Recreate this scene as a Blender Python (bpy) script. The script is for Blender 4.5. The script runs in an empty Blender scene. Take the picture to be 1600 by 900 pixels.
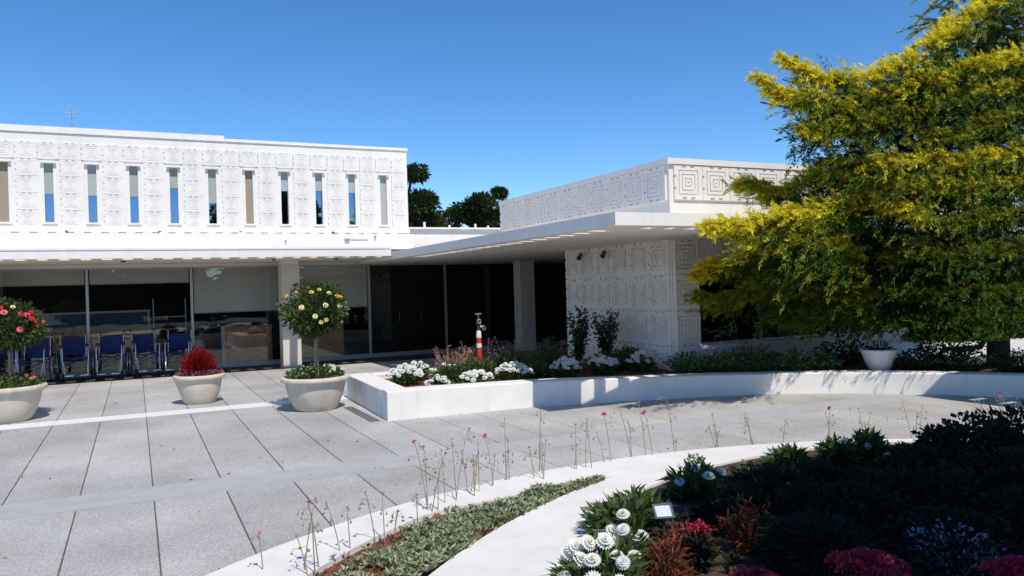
import bpy, math, random
import numpy as np
from mathutils import Vector, Matrix
random.seed(7); RNG = np.random.default_rng(11)
S = bpy.context.scene; COL = S.collection
R = math.radians
# ------------------------------------------------------------------ camera
cam = bpy.data.cameras.new('camera'); co = bpy.data.objects.new('camera', cam); COL.objects.link(co)
yaw, pit, rol = R(25.827), R(-0.0995), R(1.683)
fw = Vector((math.sin(yaw)*math.cos(pit), math.cos(yaw)*math.cos(pit), math.sin(pit)))
rt = Vector((math.cos(yaw), -math.sin(yaw), 0)); up = rt.cross(fw)
r2 = rt*math.cos(rol) - up*math.sin(rol); u2 = up*math.cos(rol) + rt*math.sin(rol)
co.matrix_world = Matrix(((r2.x, u2.x, -fw.x, 0), (r2.y, u2.y, -fw.y, 0), (r2.z, u2.z, -fw.z, 1.75), (0, 0, 0, 1)))
cam.sensor_width = 36; cam.lens = 36*1217.06/1600; cam.clip_end = 2000; cam.clip_start = .05
S.camera = co
# ------------------------------------------------------------------ sky and sun
SUN_EL, SUN_AZ = R(55.5), R(2.2)            # from behind the camera (-Y), a touch to the right
sd = Vector((math.sin(SUN_AZ)*math.cos(SUN_EL), -math.cos(SUN_AZ)*math.cos(SUN_EL), math.sin(SUN_EL)))
w = bpy.data.worlds.new('World'); S.world = w; w.use_nodes = True
wn = w.node_tree.nodes; wl = w.node_tree.links
sky = wn.new('ShaderNodeTexSky'); sky.sky_type = 'NISHITA'; sky.sun_disc = False
sky.sun_elevation = SUN_EL; sky.sun_rotation = math.pi - SUN_AZ
sky.altitude = 3000; sky.air_density = 1.0; sky.dust_density = .0; sky.ozone_density = 2.6
hsv = wn.new('ShaderNodeHueSaturation'); hsv.inputs['Saturation'].default_value = 1.25
wl.new(sky.outputs[0], hsv.inputs['Color']); wl.new(hsv.outputs[0], wn['Background'].inputs[0]); wn['Background'].inputs[1].default_value = .15
sl = bpy.data.lights.new('sun', 'SUN'); sl.energy = 3.55; sl.angle = R(.53); sl.color = (1, .925, .82)
so = bpy.data.objects.new('sun', sl); COL.objects.link(so)
so.rotation_euler = (-sd).to_track_quat('-Z', 'Y').to_euler(); so.location = (0, -20, 40)
S.view_settings.view_transform = 'Standard'; S.view_settings.look = 'None'
S.view_settings.exposure = .25; S.view_settings.gamma = 1; S.view_settings.use_curve_mapping = False
S.render.engine = 'CYCLES'
try: S.cycles.max_bounces = 12; S.cycles.diffuse_bounces = 8; S.cycles.transparent_max_bounces = 12
except Exception: pass

# ------------------------------------------------------------------ materials
MATS = {}
def nodes_of(name):
    m = bpy.data.materials.new(name); m.use_nodes = True
    nt = m.node_tree; b = nt.nodes['Principled BSDF']; MATS[name] = m
    return m, nt, b
def solid(name, col, rough=.7, var=.12, scale=6., bump=0., bscale=60., metal=0., spec=.4, detail=4., stain=0.):
    m, nt, b = nodes_of(name); L = nt.links
    tc = nt.nodes.new('ShaderNodeTexCoord')
    geo = nt.nodes.new('ShaderNodeNewGeometry')
    n = nt.nodes.new('ShaderNodeTexNoise'); n.inputs['Scale'].default_value = scale; n.inputs['Detail'].default_value = detail
    L.new(geo.outputs['Position'], n.inputs['Vector'])
    cr = nt.nodes.new('ShaderNodeValToRGB')
    cr.color_ramp.elements[0].position = .3; cr.color_ramp.elements[1].position = .7
    c = np.array(col)
    cr.color_ramp.elements[0].color = (*np.clip(c*(1-var), 0, 1), 1); cr.color_ramp.elements[1].color = (*np.clip(c*(1+var), 0, 1), 1)
    L.new(n.outputs['Fac'], cr.inputs[0]); out = cr.outputs[0]
    if stain:                                                   # rain streaks and grime, stretched downwards
        mp = nt.nodes.new('ShaderNodeMapping'); mp.inputs['Scale'].default_value = (5, 5, .5)
        L.new(geo.outputs['Position'], mp.inputs[0])
        n3 = nt.nodes.new('ShaderNodeTexNoise'); n3.inputs['Scale'].default_value = 1.2; n3.inputs['Detail'].default_value = 6
        L.new(mp.outputs[0], n3.inputs['Vector'])
        mr = nt.nodes.new('ShaderNodeMapRange'); mr.inputs[1].default_value = .52; mr.inputs[2].default_value = .75; mr.inputs[4].default_value = stain
        L.new(n3.outputs['Fac'], mr.inputs[0])
        mx = nt.nodes.new('ShaderNodeMixRGB'); mx.inputs[2].default_value = (*(c*np.array((.55, .53, .48))), 1)
        L.new(mr.outputs[0], mx.inputs[0]); L.new(out, mx.inputs[1]); out = mx.outputs[0]
    L.new(out, b.inputs['Base Color'])
    b.inputs['Roughness'].default_value = rough; b.inputs['Metallic'].default_value = metal
    b.inputs['Specular IOR Level'].default_value = spec
    if bump:
        n2 = nt.nodes.new('ShaderNodeTexNoise'); n2.inputs['Scale'].default_value = bscale; n2.inputs['Detail'].default_value = 5
        L.new(geo.outputs['Position'], n2.inputs['Vector'])
        bp = nt.nodes.new('ShaderNodeBump'); bp.inputs['Strength'].default_value = bump; bp.inputs['Distance'].default_value = .01
        L.new(n2.outputs['Fac'], bp.inputs['Height']); L.new(bp.outputs[0], b.inputs['Normal'])
    return m
def leafmat(name, cols, rough=.5, trans=.25, attr=None, gold=None):
    """leaf colours differ from leaf to leaf (random per mesh island)"""
    m, nt, b = nodes_of(name); L = nt.links
    g = nt.nodes.new('ShaderNodeNewGeometry'); cr = nt.nodes.new('ShaderNodeValToRGB')
    els = cr.color_ramp.elements
    for i, c in enumerate(cols):
        p = i/max(1, len(cols)-1)
        if i < 2: e = els[i]; e.position = p
        else: e = els.new(p)
        e.color = (*c, 1)
    L.new(g.outputs['Random Per Island'], cr.inputs[0]); out = cr.outputs[0]
    if gold:
        at = nt.nodes.new('ShaderNodeAttribute'); at.attribute_name = attr
        mx = nt.nodes.new('ShaderNodeMixRGB'); mx.inputs[2].default_value = (*gold, 1)
        L.new(at.outputs['Fac'], mx.inputs[0]); L.new(out, mx.inputs[1]); out = mx.outputs[0]
    L.new(out, b.inputs['Base Color']); b.inputs['Roughness'].default_value = rough; b.inputs['Specular IOR Level'].default_value = .3
    if trans:
        t = nt.nodes.new('ShaderNodeBsdfTranslucent'); L.new(out, t.inputs[0])
        ms = nt.nodes.new('ShaderNodeMixShader'); ms.inputs[0].default_value = trans
        o = nt.nodes['Material Output']
        L.new(b.outputs[0], ms.inputs[1]); L.new(t.outputs[0], ms.inputs[2]); L.new(ms.outputs[0], o.inputs[0])
    return m
def aggregate(name, base, dark, light, scale=270):
    m, nt, b = nodes_of(name); L = nt.links
    geo = nt.nodes.new('ShaderNodeNewGeometry')
    v = nt.nodes.new('ShaderNodeTexVoronoi'); v.inputs['Scale'].default_value = scale*.42; L.new(geo.outputs['Position'], v.inputs['Vector'])
    cr = nt.nodes.new('ShaderNodeValToRGB'); e = cr.color_ramp.elements
    e[0].color = (*dark, 1); e[0].position = .05; e[1].color = (*light, 1); e[1].position = .95
    x = e.new(.45); x.color = (*base, 1)
    sp = nt.nodes.new('ShaderNodeSeparateColor'); L.new(v.outputs['Color'], sp.inputs[0]); L.new(sp.outputs[0], cr.inputs[0])
    n = nt.nodes.new('ShaderNodeTexNoise'); n.inputs['Scale'].default_value = .7; n.inputs['Detail'].default_value = 7
    L.new(geo.outputs['Position'], n.inputs['Vector'])
    mr = nt.nodes.new('ShaderNodeMapRange'); mr.inputs[1].default_value = .3; mr.inputs[2].default_value = .7; mr.inputs[3].default_value = .76; mr.inputs[4].default_value = 1.13
    L.new(n.outputs['Fac'], mr.inputs[0])
    oi = nt.nodes.new('ShaderNodeObjectInfo')
    mr2 = nt.nodes.new('ShaderNodeMapRange'); mr2.inputs[3].default_value = .91; mr2.inputs[4].default_value = 1.06
    L.new(oi.outputs['Random'], mr2.inputs[0])
    mu = nt.nodes.new('ShaderNodeMath'); mu.operation = 'MULTIPLY'; L.new(mr.outputs[0], mu.inputs[0]); L.new(mr2.outputs[0], mu.inputs[1])
    hs = nt.nodes.new('ShaderNodeMixRGB'); hs.blend_type = 'MULTIPLY'; hs.inputs[0].default_value = 1
    L.new(cr.outputs[0], hs.inputs[1]); L.new(mu.outputs[0], hs.inputs[2])
    L.new(hs.outputs[0], b.inputs['Base Color']); b.inputs['Roughness'].default_value = .85; b.inputs['Specular IOR Level'].default_value = .25
    bp = nt.nodes.new('ShaderNodeBump'); bp.inputs['Strength'].default_value = .35; bp.inputs['Distance'].default_value = .006
    L.new(v.outputs['Distance'], bp.inputs['Height']); L.new(bp.outputs[0], b.inputs['Normal'])
    return m
def glassmat(name, tint, refl, clear=.9):
    m, nt, b = nodes_of(name); L = nt.links
    g = nt.nodes.new('ShaderNodeBsdfGlossy'); g.inputs['Roughness'].default_value = .01; g.inputs[0].default_value = (*refl, 1)
    t = nt.nodes.new('ShaderNodeBsdfTransparent'); t.inputs[0].default_value = (*tint, 1)
    lw = nt.nodes.new('ShaderNodeFresnel'); lw.inputs[0].default_value = 1.5
    ma = nt.nodes.new('ShaderNodeMath'); ma.operation = 'ADD'; ma.inputs[1].default_value = 1-clear; L.new(lw.outputs[0], ma.inputs[0])
    n = nt.nodes.new('ShaderNodeTexNoise'); n.inputs['Scale'].default_value = .9
    geo = nt.nodes.new('ShaderNodeNewGeometry'); L.new(geo.outputs['Position'], n.inputs['Vector'])
    bp = nt.nodes.new('ShaderNodeBump'); bp.inputs['Strength'].default_value = .12; bp.inputs['Distance'].default_value = .02
    L.new(n.outputs['Fac'], bp.inputs['Height']); L.new(bp.outputs[0], g.inputs['Normal'])
    ms = nt.nodes.new('ShaderNodeMixShader'); L.new(ma.outputs[0], ms.inputs[0]); L.new(t.outputs[0], ms.inputs[1]); L.new(g.outputs[0], ms.inputs[2])
    L.new(ms.outputs[0], nt.nodes['Material Output'].inputs[0])
    return m
solid('stucco', (.82, .785, .73), .85, .04, 2.5, .3, 140, stain=.17)
solid('trim', (.82, .79, .74), .7, .03, 3, .12, 120, stain=.17)
solid('soffit', (.80, .745, .655), .85, .04, 2, .15, 90)
solid('wallwhite', (.80, .775, .73), .75, .05, 3, .3, 70, stain=.22)
solid('kerbwhite', (.76, .73, .68), .8, .06, 2.2, .25, 110, stain=.20)
aggregate('paving', (.445, .432, .412), (.33, .32, .305), (.56, .545, .52))
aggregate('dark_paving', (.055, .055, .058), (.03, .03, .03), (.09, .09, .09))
solid('roller', (.76, .75, .71), .9, .02, 3)
aggregate('apron', (.44, .44, .43), (.25, .25, .25), (.62, .62, .61), 120)
solid('band', (.41, .41, .41), .85, .07, 5, .2, 150)
solid('stripwhite', (.74, .73, .70), .8, .05, 4, .15, 120, stain=.06)
solid('joint', (.10, .098, .095), .95, .3, 8)
solid('groundfar', (.22, .21, .19), .95, .2, .5)
solid('column', (.62, .57, .50), .85, .06, 4, .3, 60)
solid('frame', (.45, .45, .44), .4, .05, 5, metal=.6)
solid('shade_blind', (.36, .39, .36), .9, .03, 5)
solid('blind_tan', (.33, .28, .21), .9, .03, 5)
solid('blind_grey', (.40, .42, .42), .9, .03, 5)
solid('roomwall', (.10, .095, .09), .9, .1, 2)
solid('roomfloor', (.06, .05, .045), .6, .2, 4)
solid('wood', (.46, .21, .09), .5, .3, 9)
solid('orange_wood', (.62, .22, .03), .45, .15, 9)
solid('board', (.55, .55, .55), .6, .05, 4)
solid('boardblue', (.06, .09, .13), .6, .1, 4)
glassmat('glass', (.92, .92, .90), (.9, .95, .95), .985)
glassmat('glass_up', (.6, .66, .72), (.62, .78, 1), .72)
glassmat('glass_dark', (.35, .36, .36), (.6, .62, .6), .97)
solid('pot', (.62, .555, .465), .8, .09, 7, .4, 120, stain=.4)
solid('soil', (.07, .045, .03), .95, .4, 25, .8, 60)
solid('mulch', (.17, .065, .035), .95, .55, 40, 1., 70)
solid('stone', (.52, .43, .36), .85, .15, 10, .3, 50)
solid('bark', (.10, .065, .045), .95, .3, 12, .8, 30)
solid('stem', (.34, .26, .17), .8, .2, 30)
solid('stemgreen', (.14, .17, .06), .8, .2, 30)
solid('red_paint', (.62, .05, .02), .45, .2, 14, .2, 60, stain=.3)
solid('white_paint', (.8, .8, .78), .5, .05, 10)
solid('iron', (.06, .065, .07), .45, .2, 20, metal=.7)
solid('galv', (.45, .46, .47), .4, .12, 20, metal=.8)
solid('bluecloth', (.007, .018, .12), .7, .15, 20, .3, 120)
solid('chrome', (.65, .66, .68), .25, .05, 20, metal=.85)
solid('rubber', (.025, .025, .028), .7, .2, 20)
solid('lampbody', (.045, .05, .07), .45, .15, 20)
solid('lens', (.62, .66, .72), .15, .1, 20, spec=.8)
leafmat('petal_white', [(.84, .84, .80), (.90, .90, .86)], .7, .35)
solid('petal_magenta', (.55, .02, .28), .6, .15, 40)
solid('petal_pink', (.80, .16, .30), .6, .2, 40)
solid('bud', (.30, .24, .15), .8, .25, 50)
solid('eye', (.62, .52, .08), .8, .2, 80)
solid('petal_yellow', (.85, .62, .10), .6, .1, 30)
solid('petal_cream', (.88, .76, .42), .6, .08, 30)
solid('petal_red', (.75, .03, .05), .6, .15, 30)
solid('petal_rosepink', (.85, .17, .20), .6, .15, 30)
leafmat('rose_leaf', [(.025, .05, .012), (.06, .10, .022), (.10, .14, .03)])
leafmat('under_leaf', [(.03, .07, .018), (.07, .13, .03), (.16, .20, .06)])
leafmat('celosia', [(.16, .008, .006), (.34, .014, .010), (.26, .012, .010)])
leafmat('plumleaf', [(.14, .03, .05), (.26, .06, .10), (.38, .14, .18)])
leafmat('daisy_leaf', [(.035, .07, .018), (.07, .12, .03), (.11, .16, .045)])
leafmat('bronze_leaf', [(.07, .025, .012), (.13, .048, .018), (.18, .085, .022)])
leafmat('redtip', [(.18, .02, .014), (.28, .045, .028), (.13, .05, .02)])
leafmat('pinkhaze', [(.28, .15, .10), (.36, .18, .14), (.34, .22, .12), (.18, .16, .07)])
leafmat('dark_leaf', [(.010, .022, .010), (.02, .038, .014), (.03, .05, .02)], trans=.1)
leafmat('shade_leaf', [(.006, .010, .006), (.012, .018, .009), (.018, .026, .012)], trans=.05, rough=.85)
leafmat('cover_leaf', [(.035, .085, .022), (.07, .15, .04), (.14, .24, .09)])
leafmat('succulent', [(.09, .14, .07), (.19, .25, .14), (.27, .32, .20), (.36, .37, .18), (.42, .42, .26)], trans=.08)
leafmat('crimson', [(.28, .008, .025), (.45, .015, .06), (.55, .06, .12)])
leafmat('dustypink', [(.45, .16, .16), (.60, .22, .26), (.50, .30, .22)])
leafmat('lobelia', [(.10, .10, .20), (.16, .17, .28), (.26, .27, .38)])
leafmat('cypress', [(.016, .034, .012), (.034, .060, .018), (.058, .088, .026)], trans=.15)
leafmat('juniper', [(.014, .040, .005), (.036, .096, .008), (.085, .195, .016)], trans=.30, attr='gold', gold=(.95, .84, .05))

# ------------------------------------------------------------------ mesh helpers
class MB:
    def __init__(s): s.v = []; s.f = []
    def add(s, v, f):
        o = len(s.v); s.v += [tuple(p) for p in v]; s.f += [tuple(i+o for i in q) for q in f]; return s
    def box(s, x0, x1, y0, y1, z0, z1):
        return s.add([(x0,y0,z0),(x1,y0,z0),(x1,y1,z0),(x0,y1,z0),(x0,y0,z1),(x1,y0,z1),(x1,y1,z1),(x0,y1,z1)],
                     [(0,3,2,1),(4,5,6,7),(0,1,5,4),(1,2,6,5),(2,3,7,6),(3,0,4,7)])
    def tube(s, pts, r, n=8, cap=True):
        pts = [Vector(p) for p in pts]; rs = r if isinstance(r, (list, tuple)) else [r]*len(pts); V = []; F = []
        ref = None
        for i, p in enumerate(pts):
            t = (pts[min(i+1, len(pts)-1)] - pts[max(i-1, 0)]).normalized()
            if ref is None: ref = Vector((0,0,1)) if abs(t.z) < .9 else Vector((1,0,0))
            a = t.cross(ref).normalized(); b = t.cross(a).normalized(); ref = -b if False else ref
            for k in range(n):
                an = 2*math.pi*k/n; V.append(p + (a*math.cos(an) + b*math.sin(an))*rs[i])
        for i in range(len(pts)-1):
            for k in range(n):
                F.append((i*n+k, i*n+(k+1)%n, (i+1)*n+(k+1)%n, (i+1)*n+k))
        if cap: F.append(tuple(range(n))); F.append(tuple((len(pts)-1)*n+k for k in range(n))[::-1])
        return s.add(V, F)
    def lathe(s, prof, n=40, c=(0,0,0)):
        V = []; F = []
        for r, z in prof:
            for k in range(n):
                a = 2*math.pi*k/n; V.append((c[0]+r*math.cos(a), c[1]+r*math.sin(a), c[2]+z))
        for i in range(len(prof)-1):
            for k in range(n): F.append((i*n+k, i*n+(k+1)%n, (i+1)*n+(k+1)%n, (i+1)*n+k))
        return s.add(V, F)
    def ring(s, c, r, tr, axis='x', n=28, m=7):
        V = []; F = []
        for k in range(n):
            a = 2*math.pi*k/n
            for j in range(m):
                b = 2*math.pi*j/m; rr = r+tr*math.cos(b); h = tr*math.sin(b)
                if axis == 'x': V.append((c[0]+h, c[1]+rr*math.cos(a), c[2]+rr*math.sin(a)))
                else: V.append((c[0]+rr*math.cos(a), c[1]+h, c[2]+rr*math.sin(a)))
        for k in range(n):
            for j in range(m): F.append((k*m+j, ((k+1)%n)*m+j, ((k+1)%n)*m+(j+1)%m, k*m+(j+1)%m))
        return s.add(V, F)
    def mesh(s, name, smooth=False):
        me = bpy.data.meshes.new(name); me.from_pydata(s.v, [], s.f); me.update()
        if smooth: me.polygons.foreach_set('use_smooth', [True]*len(me.polygons))
        return me
    def build(s, name, m, parent=None, smooth=False):
        return link(name, s.mesh(name, smooth), m, parent)
def link(name, me, m, parent=None, loc=None, rz=None):
    if m and not me.materials: me.materials.append(MATS[m])
    o = bpy.data.objects.new(name, me); COL.objects.link(o)
    if parent: o.parent = parent
    if loc is not None: o.location = loc
    if rz is not None: o.rotation_euler.z = rz
    return o
def empty(name, loc=(0,0,0), rz=0):
    o = bpy.data.objects.new(name, None); COL.objects.link(o); o.location = loc; o.rotation_euler.z = rz; o.empty_display_size = .1
    return o
def tag(o, label, cat, group=None):
    o['label'] = label; o['category'] = cat
    if group: o['group'] = group
    return o
def struct(o): o['kind'] = 'structure'; return o
def stuff(o): o['kind'] = 'stuff'; return o
def copy_tree(o, parent=None):
    c = o.copy(); COL.objects.link(c); c.parent = parent
    for ch in list(o.children): copy_tree(ch, c)
    return c
def box(name, m, parent, *b): return MB().box(*b).build(name, m, parent)
def quads_mesh(name, V, attr=None):
    """V: (n,4,3) array of separate quads"""
    n = len(V); me = bpy.data.meshes.new(name)
    me.vertices.add(n*4); me.vertices.foreach_set('co', V.reshape(-1).astype(np.float32))
    me.loops.add(n*4); me.loops.foreach_set('vertex_index', np.arange(n*4, dtype=np.int32))
    me.polygons.add(n); me.polygons.foreach_set('loop_start', np.arange(0, n*4, 4, dtype=np.int32))
    try: me.polygons.foreach_set('loop_total', np.full(n, 4, dtype=np.int32))
    except Exception: pass
    if attr is not None:
        a = me.attributes.new('gold', 'FLOAT', 'POINT'); a.data.foreach_set('value', np.repeat(attr, 4).astype(np.float32) if attr.ndim == 1 else attr.reshape(-1).astype(np.float32))
    me.update(); me.validate(); return me
def unit(a): return a/np.maximum(np.linalg.norm(a, axis=-1, keepdims=True), 1e-9)
def blades(P, D, Ln, W, droop=.15, rng=RNG, face=None):
    """leaf-shaped quads: base, side, tip, side; the leaf is folded and bent a little"""
    n = len(P); D = unit(D); Ln = np.broadcast_to(Ln, (n,))[:, None]; W = np.broadcast_to(W, (n,))[:, None]
    s = unit(np.cross(D, rng.normal(size=(n, 3)) if face is None else rng.normal(size=(n, 3))*.9+face)); nn = np.cross(s, D)
    mid = P + D*Ln*.45 + nn*Ln*.07
    tip = P + D*Ln - np.array((0, 0, 1.))*Ln*droop
    return np.stack([P, mid + s*W/2, tip, mid - s*W/2], 1)
def rdir(n, rng=RNG): return unit(rng.normal(size=(n, 3)))
def clumpy(n, c, rad, k=12, lump=.45, rng=RNG, zmin=None):
    """points in a lumpy ellipsoid: k lumps set round the surface, points in shells about each lump"""
    d = rdir(k, rng); cs = d*(1-lump*.75)*rng.uniform(.75, 1.05, (k, 1))
    i = rng.integers(0, k, n); dd = rdir(n, rng)
    rr = lump*rng.uniform(.55, 1.1, (n, 1))
    u = cs[i] + dd*rr
    P = np.array(c) + u*np.array(rad)
    D = unit(dd*.7 + unit(u)*.6 + np.array((0, 0, .15)))
    if zmin is not None:
        ok = P[:, 2] > zmin; P, D = P[ok], D[ok]
    return P, D
def stepped(xs, zs, h, name, m):
    """relief tile: grid of cells (x, z) standing h[i][j] proud of the wall (towards -Y), with the risers between them"""
    b = MB(); H = lambda i, j: h[i][j] if 0 <= i < len(xs)-1 and 0 <= j < len(zs)-1 else -.0
    for i in range(len(xs)-1):
        for j in range(len(zs)-1):
            x0, x1, z0, z1, y = xs[i], xs[i+1], zs[j], zs[j+1], -h[i][j]
            b.add([(x0,y,z0),(x1,y,z0),(x1,y,z1),(x0,y,z1)], [(0,1,2,3)])
            a = H(i+1, j)
            if abs(a-h[i][j]) > 1e-6: b.add([(x1,y,z0),(x1,-a,z0),(x1,-a,z1),(x1,y,z1)], [(0,1,2,3)])
            a = H(i, j+1)
            if abs(a-h[i][j]) > 1e-6: b.add([(x0,y,z1),(x1,y,z1),(x1,-a,z1),(x0,-a,z1)], [(0,1,2,3)])
            if i == 0: b.add([(x0,0,z0),(x0,y,z0),(x0,y,z1),(x0,0,z1)], [(0,1,2,3)])
            if j == 0: b.add([(x0,0,z0),(x1,0,z0),(x1,y,z0),(x0,y,z0)], [(0,1,2,3)])
    me = b.mesh(name); me.materials.append(MATS[m]); return me
def tile_mesh(w, h, sq, name, face=.035, groove=.022, depth=.028, hole=.03, dots=True, low=True):
    """textile block: concentric square grooves, two square holes by its side, two slots above (and below)"""
    g2 = groove/2; fr = [sq/2-g2, sq/2*.64, sq/2*.30]
    sy = (h*.72)/sq if h < w*.95 else 1.
    xs = {-w/2+.003, w/2-.003}; zs = {-h/2+.003, h/2-.003}
    for t in fr:
        for q in (t-g2, t+g2):
            xs |= {-q, q}; zs |= {-q*sy, q*sy}
    c0 = sq*.035; xs |= {-c0, c0}; zs |= {-c0, c0}
    dx = w/2*.93; dw = w*.035; dz = h*.17
    if dots:
        xs |= {-dx-dw+.002, -dx+dw}; zs |= {dz-dw, dz+dw, -dz-dw, -dz+dw}
    lz = h/2*.90; lh = h*.028; l0, l1 = w*.08, w*.22
    xs |= {-l1, -l0, l0, l1}; zs |= {lz-lh, lz+lh}
    if low: zs |= {-lz-lh, -lz+lh}
    lim = lambda S_, q: sorted(v for v in S_ if abs(v) <= q/2-.0029)
    xs, zs = lim(xs, w), lim(zs, h)
    H = []
    for i in range(len(xs)-1):
        cx = (xs[i]+xs[i+1])/2; row = []
        for j in range(len(zs)-1):
            cz = (zs[j]+zs[j+1])/2; v = face
            for t in fr:
                if abs(cx) < t+g2 and abs(cz) < (t+g2)*sy and not (abs(cx) < t-g2 and abs(cz) < (t-g2)*sy): v = face-depth
            if abs(cx) < c0 and abs(cz) < c0: v = face-depth
            if dots and abs(cx+dx) < dw and abs(abs(cz)-dz) < dw: v = face-hole
            if l0 < abs(cx) < l1 and (abs(cz-lz) < lh or (low and abs(cz+lz) < lh)): v = face-hole
            row.append(v)
        H.append(row)
    return stepped(xs, zs, H, name, m='stucco')
def slab_slots(name, m, parent, x0, x1, y0, y1, z0, z1, slots):
    """flat roof slab with real slots cut through it"""
    xs = sorted({x0, x1} | {s[0] for s in slots} | {s[1] for s in slots}); ys = sorted({y0, y1} | {s[2] for s in slots} | {s[3] for s in slots})
    nx, ny = len(xs)-1, len(ys)-1
    solid_ = [[True]*ny for _ in range(nx)]
    for a, b, c, d in slots:
        for i in range(nx):
            if a-1e-6 < (xs[i]+xs[i+1])/2 < b+1e-6:
                for j in range(ny):
                    if c-1e-6 < (ys[j]+ys[j+1])/2 < d+1e-6: solid_[i][j] = False
    ok = lambda i, j: 0 <= i < nx and 0 <= j < ny and solid_[i][j]
    b = MB(); bot = []
    for i in range(nx):
        for j in range(ny):
            if not solid_[i][j]: continue
            bot.append(len(b.f)+1)
            X0, X1, Y0, Y1 = xs[i], xs[i+1], ys[j], ys[j+1]
            b.add([(X0,Y0,z1),(X1,Y0,z1),(X1,Y1,z1),(X0,Y1,z1),(X0,Y0,z0),(X1,Y0,z0),(X1,Y1,z0),(X0,Y1,z0)], [(0,1,2,3),(4,7,6,5)])
            for di, dj, q in ((-1,0,((X0,Y0),(X0,Y1))),(1,0,((X1,Y1),(X1,Y0))),(0,-1,((X1,Y0),(X0,Y0))),(0,1,((X0,Y1),(X1,Y1)))):
                if not ok(i+di, j+dj):
                    (ax, ay), (bx, by) = q
                    b.add([(ax,ay,z1),(bx,by,z1),(bx,by,z0),(ax,ay,z0)], [(0,1,2,3)])
    o = b.build(name, m, parent); o.data.materials.append(MATS['soffit'])
    for i in bot: o.data.polygons[i].material_index = 1
    return o

# ------------------------------------------------------------------ ground and paving
g = struct(MB().add([(-400,-300,-.06),(600,-300,-.06),(600,900,-.06),(-400,900,-.06)], [(0,1,2,3)]).build('ground', 'groundfar'))
plaza = struct(box('plaza_paving', 'joint', None, -16, 30, -12, 21, -.055, -.014))
PX = .59; X0 = .10
gap = .0045
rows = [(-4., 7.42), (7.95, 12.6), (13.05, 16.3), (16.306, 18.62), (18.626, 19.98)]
slabs = {}
def slab_mesh(y0, y1, wdt, key):
    b = MB(); e = .004
    x0, x1 = gap, wdt-gap
    b.add([(x0,y0,-.03),(x1,y0,-.03),(x1,y1,-.03),(x0,y1,-.03),(x0,y0,-e),(x1,y0,-e),(x1,y1,-e),(x0,y1,-e),
           (x0+e,y0+e,0),(x1-e,y0+e,0),(x1-e,y1-e,0),(x0+e,y1-e,0)],
          [(0,1,5,4),(1,2,6,5),(2,3,7,6),(3,0,4,7),(4,5,9,8),(5,6,10,9),(6,7,11,10),(7,4,8,11),(8,9,10,11)])
    me = b.mesh('paving_slab'); me.materials.append(MATS['paving']); return me
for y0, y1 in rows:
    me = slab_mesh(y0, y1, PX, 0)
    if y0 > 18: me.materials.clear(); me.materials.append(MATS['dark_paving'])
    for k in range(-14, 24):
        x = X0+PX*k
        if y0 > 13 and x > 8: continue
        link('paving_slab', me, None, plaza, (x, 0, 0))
bm_ = MB(); 
for k in range(-5, 9): box('paving_band', 'band', plaza, X0+PX*2*k+.0003, X0+PX*2*(k+1)-.0003, 7.424, 7.946, -.03, .001)
for k in range(-5, 9): box('white_paving_strip', 'stripwhite', plaza, X0+PX*2*k, X0+PX*2*(k+1)-.003, 12.606, 13.044, -.03, .004)
# trench drain beside the planter wall
dr = empty('trench_drain', (2.78, 10.2, 0)); tag(dr, 'narrow slotted trench drain beside the white planter wall corner', 'drain')
box('channel', 'joint', dr, 0, .14, 0, 1.5, .0015, .004)
for k in range(3): box('drain_bar', 'galv', dr, .015+k*.045, .035+k*.045, 0, 1.5, .0045, .008)

# ------------------------------------------------------------------ left building (two storeys, patterned blocks above a glazed ground floor)
LB = empty('office_building', (0, 17.5, 0)); tag(LB, 'long white two storey building with slit windows in patterned block wall over dark glazing', 'building')
LB.location = (0, 0, 0)
YW = 17.9; WP = .76; WX = [-2.24+WP*k for k in range(-6, 11)]
Zb, Zt = 3.23, 5.075
# wall: piers between the windows, bands above and below, so the window openings are real
hw = .135
wb = MB()
xl = -8.6; edges = [xl]
for x in WX: edges += [x-hw, x+hw]
edges.append(5.953)
for i in range(0, len(edges), 2):
    wb.box(edges[i], edges[i+1], YW, YW+.3, 3.297, 4.466)
wb.box(xl, 5.953, YW, YW+.3, 4.466, Zt); wb.box(xl, 5.953, YW, YW+.3, 2.72, 3.297)
wb.box(5.653, 5.953, YW+.3, 27, 2.72, Zt); wb.box(xl, xl+.3, YW+.3, 27, 2.72, Zt); wb.box(xl, 5.953, 27, 27.3, -.05, Zt)
wb.box(xl+.3, 5.653, YW+.3, 27, Zt-.25, Zt-.1)
wb.build('wall', 'stucco', LB)
box('coping', 'trim', LB, xl, 1.83, YW-.03, YW+.4, Zt+.002, 5.20)
box('coping', 'trim', LB, 1.833, 5.975, YW-.03, YW+.4, Zt+.002, 5.14)
box('coping', 'trim', LB, 5.63, 5.975, YW+.402, 27.2, Zt+.002, 5.137)
box('base_course', 'trim', LB, xl, 5.965, YW-.055, YW-.001, 3.105, 3.218)
TW, TH = WP/2, .338
tm = tile_mesh(TW, TH, TW*.70, 'pattern_block', face=.022, groove=.010, depth=.006, hole=.02, low=False)
for k, x in enumerate(WX + [WX[-1]+WP]):
    for r in range(5):
        z = 4.89-TH*(r+.5)
        xa = x-TW
        if xl+.2 < xa < 5.78: link('pattern_block', tm, None, LB, (xa, YW-.0005, z))
        if r == 0 and x < 5.75: link('pattern_block', tm, None, LB, (x, YW-.0005, z))
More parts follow.
